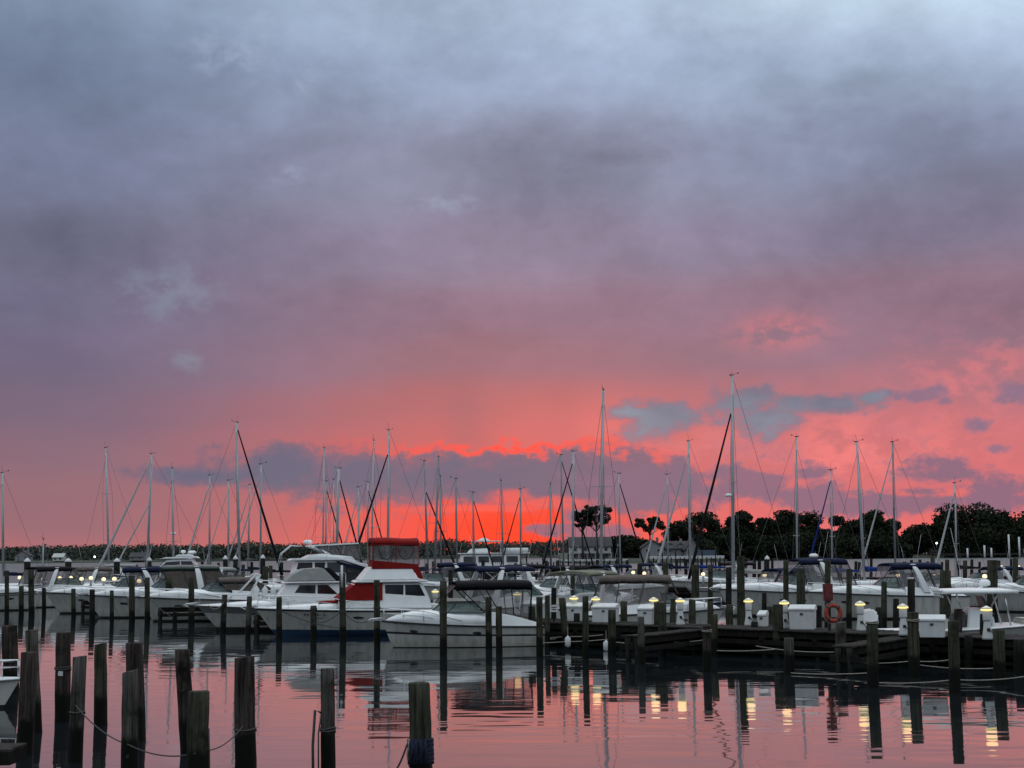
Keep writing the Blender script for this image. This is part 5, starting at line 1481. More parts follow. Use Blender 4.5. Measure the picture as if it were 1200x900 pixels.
# ---------------------------------------------------------------- lamp pedestals
def pedestal_proto():
    r = thing('lamp_pedestal', 'x', 'lamp pedestal')
    m = MB(); m.lathe([(.17, 0), (.17, .06), (.125, .30), (.10, .52), (.10, .56)], 8); m.build('base', PLAS, r)
    MB().box((0, -.135, .30), (.09, .04, .09)).build('power_socket', BLACK, r)
    MB().tube([(.05, -.14, .28), (.12, -.24, .16), (.20, -.30, .03), (.45, -.42, .02), (.75, -.30, .02), (.95, -.52, .02)], .018, 6).build('power_cable', BLACK, r)
    m = MB(); m.lathe([(.115, .56), (.125, .60), (.125, .84), (.115, .86)], 10); m.build('lantern', PLAS, r)
    m = MB(); m.lathe([(.120, .865), (.175, .873), (.175, .922), (.120, .93)], 14); m.build('lens', GLOW_Y, r)
    m = MB(); m.lathe([(.18, .93), (.14, .965), (.06, 1.0), (.02, 1.02)], 14); m.build('lamp_cap', PLAS, r)
    return r
PED = pedestal_proto()
first = [True]
def pedestal(px, py_lamp, label, Y=None, h=.9, on_path=None):
    """lens seen at (px, py_lamp); stands on a pier deck"""
    o = PED if first[0] else copy_tree(PED)
    was = first[0]; first[0] = False
    if Y is None: Y = (CAM_H - DECK - h) * FPX / (py_lamp - (648.2 - (px - 600) * .0087))
    o.location = (px_x(px, Y, 1.8), Y, DECK + .02)
    tag(o, label, 'lamp pedestal', 'lit white lamp pedestals on the piers')
    if not was: return o                 # a copy brings its lamp along
    pl = bpy.data.lights.new('lamp', 'POINT'); pl.energy = 1.6; pl.color = (1.0, .70, .28); pl.shadow_soft_size = .17
    lo = bpy.data.objects.new('lamp', pl); COL.objects.link(lo); lo.parent = o; lo.location = (0, 0, 1.16)
    return o
for px, Y, lab in [
    (672.5, 61.2, 'lit pedestal behind the first dock box'), (698, 60.0, 'lit pedestal behind the second dock box'), (766, 58.0, 'lit pedestal behind the third dock box'),
    (797, 57.0, 'lit pedestal against the foredeck of the taupe canvas cruiser'), (877, 56.0, 'lit pedestal beside the very tall thick piling'), (919, 53.6, 'lit pedestal beside the big white dock box'),
    (1008, 51.8, 'lit pedestal between the life ring and a dark piling'), (1058, 48.8, 'lit pedestal over the white outboard motor'), (1156, 46.3, 'lit pedestal in front of the console boat bow'),
    (510, 74.0, 'lit pedestal between the red canvas cruiser and the black canopy'), (606, 68.0, 'lit pedestal seen through the clear curtains of the black canopy')]:
    pedestal(px, 700, lab, Y)

# small far pedestals: glowing heads on posts
def far_lamp_proto():
    r = thing('pier_lamp', 'x', 'lamp')
    MB().lathe([(.09, 0), (.08, .75), (.08, .8)], 8).build('post', PLAS, r)
    MB().lathe([(.08, .82), (.15, .85), (.15, .98), (.10, 1.03), (.02, 1.06)], 10).build('lens', GLOW_W, r)
    return r
FL = far_lamp_proto(); f1 = [True]
for px, py, Y, lab in [
    (23, 677, 120, 'small lit lamp under the blue canvas'), (38, 677, 119, 'small lit lamp just beyond the blue canvas cruiser windshield'), (47, 678, 118, 'faint lit lamp beside a low dark piling'),
    (70, 677.5, 117, 'small lit lamp beside a tall dark post'), (83, 677, 118, 'small lit lamp between the first warm lamp and the next'), (95.5, 678.5, 113, 'greenish lit lamp over the navy cruiser bow'),
    (106.5, 677.5, 112, 'warm lit lamp in the middle of the lamp row'), (121.5, 679, 108, 'brightest lit lamp of the row beside a slanting white sail'), (134, 678.5, 106, 'lit lamp at the end of the row by the navy bimini'),
    (163, 681, 102, 'lit lamp seen beside the green cruiser top'), (233, 681, 98, 'lit lamp between the white arch and a sloping windshield'), (271, 683, 93, 'lit lamp glowing through the tan canopy'),
    (589, 670, 132, 'small round lit lamp over the rear of the black canopy'), (742, 671, 126, 'lit lamp of a warm pair, nearer the khaki bimini'), (755, 672, 122, 'lit lamp of a warm pair, nearer the gabled house'),
    (824, 673, 116, 'lit lamp over the foot of the black furled jib'), (896, 674, 108, 'lit lamp over the long boom before the hardtop cruiser'), (1052, 674, 100, 'lit lamp seen through the navy canopy'),
    (1095, 675.5, 97, 'lit lamp behind the stern of the navy canopied cruiser'), (1154, 675.5, 97, 'lit lamp behind the console boat roof'), (1174, 664.5, 150, 'far lit lamp beside a slim piling'), (1194, 664.5, 150, 'far lit lamp at the picture edge')]:
    o = FL if f1[0] else copy_tree(FL); f1[0] = False
    p = at(px, py, Y); o.location = (p.x, Y, p.z - .92)
    tag(o, lab, 'lamp', 'small lit lamps on the far piers')

# ---------------------------------------------------------------- dock boxes, life ring, sign, fenders
def dock_box(px0, px1, py0, py1, Y, label, style=0):
    x0, x1 = at(px0, py1, Y).x, at(px1, py1, Y).x; w = x1 - x0; hgt = (py1 - py0) / FPX * Y
    r = thing('dock_box', label, 'dock box', ((x0 + x1) / 2, Y, DECK + .03), R(-18 if px0 > 900 else -20), 'white dock boxes on the long pier')
    d = .62
    m = MB(); m.box((0, 0, hgt * .40), (w * .93, d, hgt * .80), 0, top=1.06); m.build('box', PLAS, r, bevel=.015)
    lid = MB(); hw = w * .52; z = hgt * .80
    lid.add([(-hw, -d * .58, z), (hw, -d * .58, z), (hw, d * .58, z), (-hw, d * .58, z), (-hw, -d * .58, z + .07), (hw, -d * .58, z + .07), (hw * .97, d * .3, z + .20), (-hw * .97, d * .3, z + .20), (hw, d * .58, z + .14), (-hw, d * .58, z + .14)],
            [(3, 2, 1, 0), (0, 1, 5, 4), (4, 5, 6, 7), (7, 6, 8, 9), (3, 9, 8, 2), (0, 4, 7, 9, 3), (1, 2, 8, 6, 5)])
    lid.build('lid', PLAS, r, bevel=.012)
    MB().box((0, -d * .56, hgt * .66), (.10, .03, .06)).build('latch', BLACK, r)
    return r
dock_box(663, 685, 704, 723, 61.0, 'white dock box under the khaki bimini cruiser, beside the leaning piling')
dock_box(695.5, 724, 705, 725, 59.6, 'white dock box in front of the taupe canvas corner')
dock_box(749, 768, 707.5, 728, 57.6, 'white dock box behind two close pilings')
dock_box(889, 899, 714, 729, 55.2, 'smallest white dock box between the thick tall piling and two touching pilings')
dock_box(926, 956, 711, 738, 53.0, 'big white dock box with a humped lid before the rounded hardtop cruiser')
dock_box(1078, 1108, 725, 748, 47.6, 'white dock box beside the outboard motor of the console boat')
dock_box(613, 639, 702, 721, 63.5, 'white dock box behind the stern of the black canopied cruiser')

def life_ring():
    Y = 51.6; p = at(976.5, 718.5, Y)
    r = thing('life_ring', 'orange life ring hanging below the red box', 'life ring', p)
    pts = [(0.40 * .62 * math.cos(a), 0, .66 * .62 * math.sin(a) * .98) for a in [2 * math.pi * i / 28 for i in range(29)]]
    pts = [(0.245 * math.cos(a), 0, .265 * math.sin(a)) for a in [2 * math.pi * i / 28 for i in range(29)]]
    MB().tube(pts, .075, 10, cap=False).build('ring', ORANGE, r)
    for k in range(4):
        a = math.pi / 4 + k * math.pi / 2
        c = Vector((.245 * math.cos(a), 0, .265 * math.sin(a))); t = Vector((-math.sin(a), 0, math.cos(a)))
        MB().tube([c - t * .035, c + t * .035], .082, 10).build('band', ROPED, r)
    pts = [(0.35 * math.cos(a), -.02, .37 * math.sin(a)) for a in [2 * math.pi * i / 32 for i in range(33)]]
    MB().tube(pts, .010, 5, cap=False).build('grab_line', ROPEW, r)
    q = at(970.5, 694, Y)
    post = thing('equipment_post', 'slim post that carries the red box and life ring', 'post', (q.x + .05, Y + .25, DECK))
    MB().beam((0, 0, 0), (0, 0, 1.75), .10, .10).build('post', WOOD_GREY, post)
    b = thing('extinguisher_box', 'red fire extinguisher box on a post over the life ring', 'extinguisher box', q)
    MB().box((0, .06, 0), (.32, .18, .58)).build('case', REDBOX, b, bevel=.015)
    MB().box((0, -.045, 0), (.24, .02, .44)).build('door', REDBOX, b, bevel=.005)
    MB().box((.08, -.065, 0), (.03, .02, .08)).build('handle', BLACK, b)
life_ring()
s = at(649, 713, 60.5)
r = thing('sign', 'small white notice board on a pier post behind the slim piling', 'sign', s)
MB().box((0, 0, 0), (.32, .03, .28)).build('board', PLAS, r); MB().box((0, .06, -.3), (.07, .07, .9)).build('post', PLANKD, r)
for dz, w in ((.05, .20), (-.04, .16)): MB().box((0, -.02, dz), (w, .008, .035)).build('lettering', BLACK, r)

for i, (px, py0, py1, Y, lab) in enumerate([(665.5, 745, 759, 57.4, 'white fender hanging at the waterline below the leaning piling'), (710.5, 750, 764, 56.8, 'white fender hanging at the waterline before the second dock box'),
                                             (778.5, 728, 754, 57.0, 'long pale fender tied to the thicker of two close pilings'), (1176.0 - 180.5, 770, 778, 47.0, 'round pale fender beside the thick grey piling')]):
    a, b_ = at(px, py0, Y), at(px, py1, Y); hgt = a.z - b_.z; rr = .11
    m = MB(); m.lathe([(.02, hgt), (.04, hgt * .93), (rr, hgt * .8), (rr, hgt * .2), (rr * .6, .03), (.03, 0)], 10)
    o = m.build('fender', PLAS); o.location = b_; tag(o, lab, 'fender')
    MB().tube([(0, 0, hgt), (0, .03, hgt + .35)], .012, 4).build('line', ROPEW, o)

# ---------------------------------------------------------------- ropes between outer pilings and pier
def kpt(key, z): return fr(MP[key], z)
def pr_(px, py, Y): return at(px, py, Y)
ROPES = [
    ('pale rope stretched low from the black canopied cruiser stern to a stout piling', [pr_(604, 753.5, 58.5), pr_(660, 752.0, 58), pr_(717, 748.5, 57.5)], .03, ROPEW),
    ('pale rope running above another from the stern cleat toward the dock boxes', [pr_(625, 746.5, 59), pr_(664, 746, 58.6), pr_(710, 743.5, 58.2)], .03, ROPEW),
    ('pale rope stretched low between the second dock box piling and the split rope wrapped piling', [pr_(720, 752.5, 57), pr_(776, 752, 55), pr_(828, 749.5, 53)], .05, ROPEW),
    ('pale rope stretched low past the tallest mast foot', [pr_(840, 762.5, 51), pr_(908, 761, 50.5)], .03, ROPEW),
    ('thin rope under the big dock box', [pr_(886, 757, 52), pr_(985, 764, 50)], .08, ROPEW),
    ('pale rope stretched along the water before the life ring', [pr_(924, 788.5, 45.5), pr_(1022, 788.5, 44)], .04, ROPEW),
    ('thick pale rope from the round fender toward the thick pilings', [pr_(997, 776, 46.5), pr_(1070, 774.5, 45), pr_(1120, 772, 44)], .05, ROPEW),
    ('pale rope stretched lowest from the rope ringed piling toward the console boat bow', [pr_(1023, 800, 42), pr_(1119, 796.5, 41.5), pr_(1200, 793, 41)], .05, ROPEW),
    ('thin pale rope at the foot of the console boat pilings', [pr_(1075, 779, 45), pr_(1170, 783, 43.5)], .06, ROPEW),
    ('dark bow line drooping from the red canvas cruiser to a tall piling', [pr_(402, 716, 66.5), pr_(437, 724, 66.3)], .35, ROPED),
    ('dark bow line drooping along the white hull to the knotted piling', [pr_(330, 716, 66.5), pr_(398, 736, 66.0)], .12, ROPED),
    ('slack dark line crossing the white hull between two tall pilings', [pr_(372, 730, 66.0), pr_(400, 716, 66.2)], .12, ROPED),
    ('looped pale line at the bow of the grey banded sedan', [pr_(244, 709, 72), pr_(262, 706, 72)], .25, ROPEW),
    ('dark line from a tall piling to the tan canopied cruiser bow', [pr_(174, 699, 82), pr_(200, 722, 81)], .1, ROPED),
]
for lab, pts, sag, mt in ROPES: rope(lab, pts, sag, .017 if mt is ROPEW else .018, mt, group='mooring lines of the slips')
# rub rail: white water pipe post on the tall piling
o, f, d, r = MP[401]
MB().tube([(d.x * .99, -r * 1.1, d.z - .6), (d.x, -r * 1.1, d.z + .35)], .05, 8).build('post_top', PLAS, o)
# ---------------------------------------------------------------- far shore
LAND = mat('shore_ground', (0.040, 0.048, 0.030), 0.95, noise=0.4, nscale=.05)
def leaf_mat(name, c1, c2):
    m = bpy.data.materials.new(name); m.use_nodes = True
    N = Net(m.node_tree); b = m.node_tree.nodes['Principled BSDF']
    oi = N.new('ShaderNodeObjectInfo').outputs['Random']
    p = N.new('ShaderNodeNewGeometry').outputs['Position']
    f = N.m('ADD', N.m('MULTIPLY', N.noise(p, .22, 3, .6), .8), N.m('MULTIPLY', oi, .3))
    N.put(b.inputs['Base Color'], N.ramp(f, [(.25, c2), (.8, c1)], 'LINEAR'))
    b.inputs['Roughness'].default_value = .85; b.inputs['Specular IOR Level'].default_value = .1
    return m
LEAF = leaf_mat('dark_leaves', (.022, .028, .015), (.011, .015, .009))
LEAF_HAZED = leaf_mat('hazed_woods_leaves', (.052, .064, .050), (.042, .052, .043))  # paler, flatter leaf colour with the distance haze painted in
BARK = mat('bark', (.035, .028, .022), .9, noise=.3)

def shore(name, label, pts_front, depth, rise, kind='structure'):
    """strip of land: front edge points at the water, climbing inland"""
    m = MB(); rows = []
    for j, (dy, dz) in enumerate(((0, -.3), (1.5, .7), (12, 1.4), (depth * .35, rise * .5), (depth, rise), (depth * 1.6, rise))):
        rows.append([(x * (1 + dy / y), y + dy, dz) for x, y in pts_front])
    n = len(pts_front)
    for a, b in zip(rows[:-1], rows[1:]): m.add(a + b, [(i, i + 1, n + i + 1, n + i) for i in range(n - 1)], 0, True)
    o = m.build(name, LAND); return tag(o, label, kind=kind)
# curve of the shoreline given in picture columns and distance
def edge(cols): return [(px_x(px, Y, 0), Y) for px, Y in cols]
FAR_EDGE = edge([(-600, 900), (-60, 900), (60, 900), (200, 920), (330, 960), (420, 1000), (520, 1040), (640, 1060), (720, 1050), (900, 1040), (1400, 1000)])
shore('far_shore', 'low wooded far bank of the river', FAR_EDGE, 160, 4)
NEAR_EDGE = edge([(655, 560), (668, 512), (700, 480), (770, 480), (830, 520), (900, 590), (1000, 640), (1100, 655), (1200, 650), (1330, 640), (1700, 600)])
shore('point_of_land', 'point of land with houses and big trees across the water', NEAR_EDGE, 120, 3.5)

def leaf_cloud(m, rnd, cx, cy, cz, rx, ry, rz_, n, s, mi=0):
    for _ in range(n):
        while True:
            q = Vector((rnd.uniform(-1, 1), rnd.uniform(-1, 1), rnd.uniform(-1, 1)))
            l = q.length
            if .35 < l < 1: break
        c = Vector((cx + q.x * rx, cy + q.y * ry, cz + q.z * rz_))
        a = Vector((rnd.gauss(0, 1), rnd.gauss(0, 1), rnd.gauss(0, 1))).normalized(); b = a.orthogonal().normalized(); e = a.cross(b)
        k = s * rnd.uniform(.6, 1.35)
        m.add([c + b * k, c + e * k * .8, c - b * k * .9, c - e * k * .7], [(0, 1, 2, 3)], mi)

def tree(px, py_top, wpx, Y, label, crown_lo=.25, gaps=1.0, dens=1.0, seed=0, py_base=None, name='broadleaf_tree', forked=False):
    rnd = random.Random(seed * 17 + int(px))
    base = Vector((px_x(px, Y, 2), Y, 1.2 if py_base is None else py_base)); top = at(px, py_top, Y)
    H = top.z - base.z; W = wpx / FPX * Y
    r = thing(name, label, 'tree', base)
    tr = MB(); r0 = max(.18, H * .022)
    tr.tube([(0, 0, -1), (0, 0, H * .25), (rnd.uniform(-.03, .03) * W, 0, H * .62), (rnd.uniform(-.05, .05) * W, 0, H * .9)], [r0 * 1.2, r0, r0 * .6, r0 * .15], 7)
    lobes = []
    nl = int(9 + 9 * rnd.random()) if gaps < 1.9 else 24
    for i in range(nl):
        a = rnd.uniform(0, 2 * math.pi); z = H * rnd.uniform(crown_lo + .12, .93); t = (z / H - crown_lo) / (1 - crown_lo)
        rad = W / 2 * math.sqrt(max(0, 1 - (2 * t - .85) ** 2 / 1.5)) * rnd.uniform(.45, .85)
        c = Vector((math.cos(a) * rad, math.sin(a) * rad * .8, z)); lobes.append(c)
        tr.tube([(0, 0, min(z * .75, H * .6)), tuple(c * .6 + Vector((0, 0, z * .33))), tuple(c)], [r0 * .4, r0 * .25, r0 * .08], 5)
    lobes.append(Vector((0, 0, H * .9)))
    if gaps < 1.9:
        for k in range(7):
            a = rnd.uniform(0, 6.3); lobes.append(Vector((math.cos(a) * W * .27, math.sin(a) * W * .22, H * rnd.uniform(crown_lo, .6))))
    tr.build('trunk', BARK, r)
    cr = MB(); s = max(.38, Y * .00085)
    for c in lobes:
        q = rnd.uniform(.75, 1.25)
        rr = W * (.27 if gaps < 1.5 else .20 if gaps < 2 else .10) * q
        leaf_cloud(cr, rnd, c.x, c.y, min(c.z, H - rr * .6), rr, rr, rr * rnd.uniform(.6, .85), int((230 if gaps < 2 else 210) * dens * q), s * (1 if gaps < 1.9 else .62))
        if gaps < 1.9: leaf_cloud(cr, rnd, c.x, c.y, min(c.z, H - rr * .8), rr * .7, rr * .7, rr * .5, int(50 * dens), s * 2.0)
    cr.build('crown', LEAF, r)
    return r
TREES = [
    (700, 589, 36, 500, 'tall open topped tree rising over the long house', .50, 2.0, .9),
    (683, 596, 24, 502, 'second thin tree leaning beside the open topped one over the long house', .55, 2.0, .8),
    (762, 604, 32, 505, 'flat topped tree with bare lower trunk before the gabled house', .55, 2.0, .9),
    (730, 627, 40, 520, 'low dense tree between the long house and the gabled house', .1, 1, 1),
    (748, 632, 30, 515, 'bushy low tree beside the gabled house gable', .05, 1, .9),
    (798, 612, 42, 540, 'dense tree behind the grey gabled house roof', .15, 1, 1),
    (822, 601, 44, 550, 'broad dark tree at the foot of the black furled jib', .15, 1, 1.1),
    (846, 617, 36, 560, 'dark tree just before the tallest mast', .1, 1, 1),
    (868, 599, 40, 565, 'tall dark tree directly behind the tallest mast', .2, 1.6, 1.2),
    (893, 607, 36, 590, 'airy tree with pink sky showing through beside the tallest mast', .3, 1.6, 1.2),
    (918, 597, 44, 610, 'round dense tree over the hardtop cruiser bow', .15, 1, 1.2),
    (945, 601, 36, 620, 'dense tree beyond the hardtop cruiser roof', .15, 1, 1.1),
    (962, 620, 28, 640, 'lower tree in the dip with sky gaps', .3, 1.6, .9),
    (985, 605, 38, 645, 'spreading tree beyond the blue furled jib', .2, 1.6, 1.2),
    (1008, 609, 34, 650, 'tree behind the strongly leaning mast', .2, 1, 1),
    (1027, 597, 38, 655, 'tall tree just past the strongly leaning mast', .2, 1, 1.1),
    (1046, 608, 28, 660, 'tree at the edge of the gap before the straight dark mast', .2, 1.6, .9),
    (1066, 620, 32, 668, 'low tree in the widest dip of the tree line', .1, 1, .9),
    (1084, 614, 34, 670, 'middling tree beyond the white slanting jib foot', .12, 1, 1),
    (1104, 605, 30, 665, 'tree beside the biggest round tree', .2, 1, 1),
    (1147, 591, 80, 640, 'biggest round tree on the point, near black', .06, 1, 2.4),
    (1186, 608, 40, 655, 'tree behind the waterfront houses at the picture edge', .1, 1, 1),
    (1212, 600, 40, 660, 'tree cut by the picture edge', .1, 1, 1),
    (1120, 622, 30, 660, 'low dark tree against the flank of the biggest round tree', .05, 1, 1),
    (880, 625, 34, 560, 'low bushy tree before the blue roofed shed', .05, 1, .9), (905, 628, 40, 575, 'low bushy tree behind the moored hardtop cruiser', .05, 1, .9),
    (935, 624, 40, 600, 'low leafy tree filling the bank under the round dense tree', .05, 1, .9), (975, 628, 44, 620, 'low leafy tree filling the bank below the blue jib', .05, 1, .9),
    (1015, 626, 44, 635, 'low leafy tree filling the bank by the leaning mast', .05, 1, .9), (1040, 630, 36, 640, 'low leafy tree by the pale parked camper', .05, 1, .9),
    (1058, 637, 24, 646, 'round bush on the bank beside the street light', .02, 1, .7),
    (1176, 628, 44, 650, 'low tree behind the picture edge houses', .05, 1, .9), (850, 628, 36, 545, 'low leafy tree behind the long white dock', .05, 1, .9), (825, 634, 30, 530, 'low leafy tree beside the grey gabled house', .05, 1, .9),
]
for i, (px, py, w, Y, lab, lo, gp, dn) in enumerate(TREES):
    tree(px, py, w * (1.02 if gp < 2 else 1.25), Y, lab, lo, gp, dn, i)

# far woods: reads as one mass
def far_woods():
    rnd = random.Random(99); m = MB()
    prof = [(-60, 640), (0, 640), (40, 639), (60, 637.5), (90, 639), (120, 637), (150, 638), (175, 635.5), (200, 637), (230, 638), (262, 637), (295, 632.5), (310, 635), (350, 636.5), (385, 635), (410, 634), (440, 634),
            (480, 634), (500, 633.5), (527, 629.5), (545, 633), (580, 634.5), (610, 634), (640, 632), (660, 632), (690, 631), (720, 632), (760, 633), (900, 632)]
    def topy(px):
        for (a, b), (c, d) in zip(prof[:-1], prof[1:]):
            if a <= px <= c: return b + (d - b) * (px - a) / (c - a)
        return 634
    px = -60
    while px < 900:
        for row in range(3):
            q = px + rnd.uniform(-4, 4)
            Y = 930 + row * 34 + rnd.uniform(-8, 8) + max(0, (q - 200)) * .26
            top = at(q, topy(max(-60, min(900, q))) + rnd.uniform(-.3, 1.6) + (2 - row) * 2.0, Y)
            h = top.z - .8; w = rnd.uniform(6, 12)
            leaf_cloud(m, rnd, top.x, Y, .8 + h * .5, w * .6, w * .5, h * .52, 34, 0.95)
            leaf_cloud(m, rnd, top.x, Y, top.z - h * .22, w * .5, w * .4, h * .24, 18, .7)
        px += 3.4
    o = m.build('woods', LEAF_HAZED); tag(o, 'continuous band of far woods along the opposite bank', kind='stuff')
far_woods()

# ---------------------------------------------------------------- houses
WALLS = {'grey': mat('grey_siding', (.20, .20, .21), .8, noise=.15), 'white': mat('white_siding', (.42, .42, .40), .8, noise=.15), 'tan': mat('tan_siding', (.26, .23, .19), .8, noise=.15)}
ROOFM = mat('dark_shingles', (.045, .042, .045), .9, noise=.3, nscale=1)
ROOFB = mat('blue_metal_roof', (.05, .08, .12), .5, noise=.2)
ROOFL = mat('pale_metal_roof', (.35, .37, .36), .5, noise=.2)
WIN = mat('window_glass', (.02, .022, .026), .1, spec=.6)
def house(px0, px1, py_eave, py_ridge, Y, label, wall='grey', depth=9, gable_front=False, porch=False, storeys=2, roof=ROOFM, name='house', base=1.3, dormers=(), chimney=True):
    x0, x1 = at(px0, 640, Y).x, at(px1, 640, Y).x; w = x1 - x0
    ze, zr = at((px0 + px1) / 2, py_eave, Y).z - base, at((px0 + px1) / 2, py_ridge, Y).z - base
    r = thing(name, label, 'house', ((x0 + x1) / 2, Y, base))
    m = MB(); m.box((0, depth / 2, ze / 2), (w, depth, ze))
    if gable_front: m.add([(-w / 2, 0, ze), (w / 2, 0, ze), (0, 0, zr)], [(0, 1, 2)]); m.add([(-w / 2, depth, ze), (w / 2, depth, ze), (0, depth, zr)], [(0, 2, 1)])
    else:
        for s in (-1, 1): m.add([(s * w / 2, 0, ze), (s * w / 2, depth, ze), (s * w / 2, depth / 2, zr)], [(0, 1, 2)])
    m.build('wall', WALLS[wall], r)
    rf = MB(); o = .5
    if gable_front:
        for s in (-1, 1):
            sl = (zr - ze) / (w / 2)
            rf.loft([[(s * (w / 2 + o), y, ze - o * sl + .05), (0, y, zr + .05), (0, y, zr + .3), (s * (w / 2 + o), y, ze - o * sl + .3)] for y in (-o, depth + o)], smooth=False)
    else:
        for s in (-1, 1):
            sl = (zr - ze) / (depth / 2)
            rf.loft([[(x, depth / 2 + s * (depth / 2 + o), ze - o * sl + .05), (x, depth / 2, zr + .05), (x, depth / 2, zr + .3), (x, depth / 2 + s * (depth / 2 + o), ze - o * sl + .3)] for x in (-w / 2 - o, w / 2 + o)], smooth=False)
    ro = rf.build('roof', roof, r)
    if chimney: MB().box((w * .28, depth * .6, zr + .3), (.8, .8, 1.6)).build('chimney', WALLS['grey'], ro)
    for dx in dormers:
        d = MB(); dw = w * .10; z0 = ze + .2; z1 = ze + (zr - ze) * .55
        d.prism([(0, 0)] * 0 or [(-.1, z0), (2.6, z0), (2.6, z1), (-.1, z1)], dw)
        d.v = [(dx * w + a[1], a[0], a[2]) for a in d.v]
        do = d.build('dormer', WALLS[wall], ro)
        g = MB(); g.add([(dx * w - dw * 1.2, -.2, z1), (dx * w + dw * 1.2, -.2, z1), (dx * w, -.2, z1 + dw), (dx * w - dw * 1.2, 3.2, z1), (dx * w + dw * 1.2, 3.2, z1), (dx * w, 3.2, z1 + dw)], [(0, 1, 2), (0, 2, 5, 3), (1, 4, 5, 2), (0, 3, 4, 1), (3, 5, 4)]); g.build('dormer_roof', roof, do) if False else g.build('dormer_roof', roof, ro)
    n = max(2, int(w / 3.0)); sh = ze / storeys
    for st in range(storeys):
        for i in range(n):
            x = -w / 2 + w * (i + .5) / n; z = sh * (st + .55)
            f = MB().box((x, -.03, z), (1.25, .08, min(1.6, sh * .55))).build('window', WALLS['white'], r)
            MB().box((x, -.09, z), (1.0, .05, min(1.35, sh * .46))).build('pane', WIN, f)
    if porch:
        p = MB(); p.box((0, -1.6, sh * .98), (w * 1.02, 3.2, .25)); po = p.build('porch_roof', ROOFL, r)
        for i in range(n + 2): MB().box((-w / 2 + w * i / (n + 1), -3.0, sh * .49), (.25, .25, sh * .98)).build('porch_post', WALLS['white'], r)
    return r
house(668, 716, 640.5, 630, 506, 'long two storey house with porch columns below the tall open trees', 'white', 11, porch=True)
house(752, 778, 642, 633.5, 500, 'grey gabled house by the flat topped tree', 'grey', 10, gable_front=True)
house(778, 806, 643, 635, 506, 'low wide grey house between the gabled house and the turreted one', 'grey', 9, dormers=(-.22, .2))
house(804, 819, 642.5, 631.5, 498, 'narrow grey house with a steep front gable and white eaves', 'grey', 9, gable_front=True, chimney=False)
house(866, 886, 641, 635.5, 585, 'low shed with a bluish roof beside the tallest mast', 'grey', 8, roof=ROOFB, storeys=1, chimney=False)
house(893, 934, 646, 639.5, 605, 'long low house half hidden in the trees above the hardtop cruiser', 'grey', 8, storeys=1, dormers=(-.25, .05))
house(872, 884, 647.5, 641.5, 570, 'small pale roofed boathouse beside the tallest mast', 'tan', 6, roof=ROOFL, storeys=1, chimney=False, gable_front=True)
house(1092, 1122, 646.5, 641, 662, 'low tan house under the street light beyond the white slanting jib', 'tan', 8, storeys=1)
house(1172, 1192, 643, 634, 655, 'grey house with a gable at the picture edge', 'grey', 9, gable_front=True)
house(1138, 1160, 648, 644.5, 650, 'low cabin under the biggest round tree', 'grey', 6, storeys=1, chimney=False)
house(18, 34, 651, 645.5, 905, 'dim pale house on the far bank near the picture edge', 'grey', 8, gable_front=True)
house(62, 74, 653, 649, 905, 'small white roofed house on the far bank', 'white', 8, storeys=1, roof=ROOFL)
house(152, 168, 652.5, 648, 912, 'dim house on the far bank behind the cutter mast', 'grey', 8, storeys=1)
house(498, 516, 650, 645, 1020, 'dim pale house on the far bank beside the leaning dark mast', 'grey', 8)
house(604, 620, 649, 645, 1030, 'dim house on the far bank under the sunset', 'grey', 8, storeys=1)

# street lights and a parked camper on the banks
for px, py, Y, lab, sz in ((1097.5, 636.5, 660, 'bright white street light on the wooded bank', .42), (111, 652.5, 900, 'single white light on the far bank', .55)):
    p = at(px, py, Y); r = thing('street_light', lab, 'street light', (p.x, Y, 1.2))
    MB().tube([(0, .2, -1), (0, .2, p.z - 1.2)], .10, 6).build('pole', ALUD, r); MB().ellipsoid((0, -.2, p.z - 1.2), (sz, sz * .7, sz)).build('lamp_head', GLOW_C, r)
p = at(990.5, 645, 632); r = thing('camper', 'pale parked camper van among the trees', 'camper', (p.x, 632, 1.8))
MB().prism([(-3, .5), (-3, 2.7), (1.8, 2.7), (2.4, 1.6), (3.0, 1.4), (3.0, .5)], 1.1).build('body', GEL2, r, bevel=.1)
for x in (-1.8, 2.0):
    for s in (-1, 1): MB().lathe([(.1, -.12), (.38, -.12), (.38, .12), (.1, .12)], 12).build('wheel', RUBBER, r).matrix_local = Matrix.Translation((x, s * 1.0, .38)) @ Matrix.Rotation(R(90), 4, 'X')
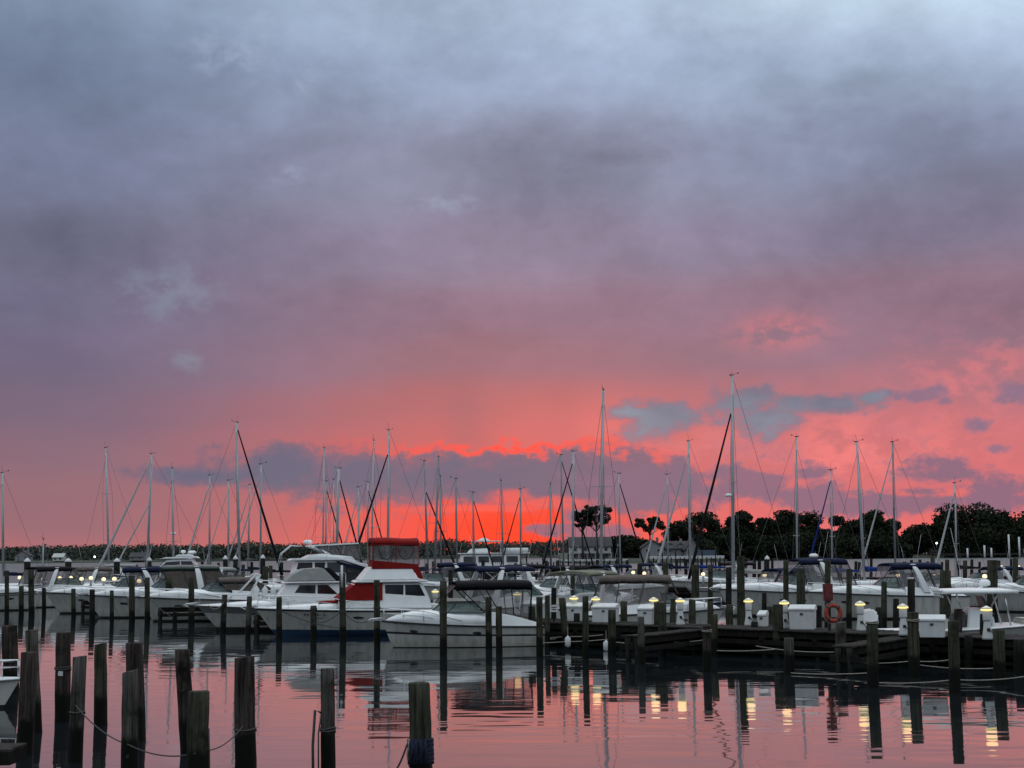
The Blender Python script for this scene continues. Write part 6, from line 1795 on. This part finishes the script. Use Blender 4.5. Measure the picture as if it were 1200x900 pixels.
side = [[(-2.2, 2.1), (-.8, 2.1), (-.8, 1.5), (-2.2, 1.5)], [(1.2, 2.2), (1.75, 2.2), (2.2, 1.6), (1.2, 1.6)]]
side_windows(r, side, 1.1)

# docks and posts along the far banks
def far_dock(px0, px1, py, Y, label, thick=.6, posts=14, roofed=None, top=PLAS, ph=1.2):
    x0, x1 = at(px0, py, Y).x, at(px1, py, Y).x; z = at((px0 + px1) / 2, py, Y).z
    r = thing('dock', label, 'dock', ((x0 + x1) / 2, Y, 0))
    MB().box((0, 0, z), (x1 - x0, 2.4, thick)).build('decking', top, r)
    for i in range(posts):
        x = (x0 - x1) / 2 + (x1 - x0) * i / (posts - 1)
        MB().tube([(x, -1.1, -1), (x, -1.1, z + ph * (i % 3 == 0))], .16, 6).build('post', WOOD_TAR, r)
    return r
far_dock(760, 848, 653, 300, 'long dock with a pale top edge in front of the gabled houses', .55, 18)
far_dock(560, 655, 658.5, 290, 'pale low dock under the sunset', .35, 16)
far_dock(1092, 1200, 649.5, 600, 'waterfront dock below the biggest round tree', .8, 16, top=PLANK, ph=3)
far_dock(645, 735, 656.5, 270, 'pale low dock before the long house', .3, 14)
for px, h in ((1134, 4), (1154, 5), (1162, 4), (1183, 9), (1195, 8)):
    p = at(px, 652, 560); o = MB().tube([(0, 0, -1), (0, 0, h)], .34, 8).build('dock_post', PLAS); o.location = (p.x, 560, 0)
    tag(o, {1134: 'short pale mooring post before the biggest round tree', 1154: 'pale mooring post, one of a close pair beside the big tree', 1162: 'thick pale mooring post, other of a close pair beside the big tree', 1183: 'tallest pale mooring post before the picture edge house', 1195: 'tall pale mooring post at the picture edge'}[px], 'post', 'pale mooring posts at the waterfront')
MB()
p = at(828, 648, 310); r = thing('boat_lift', 'boat lift with a low blue roof on the long dock', 'boat lift', (p.x, 312, 0))
MB().prism([(-2.2, p.z - .8), (2.2, p.z - .8), (2.0, p.z + .6), (-2.0, p.z + .6)], 2.0).build('roof', ROOFB, r, bevel=.05)
for x in (-1.8, 1.8):
    for s in (-1.6, 1.6): MB().tube([(x, s, -1), (x, s, p.z - .7)], .12, 6).build('post', WOOD_TAR, r)
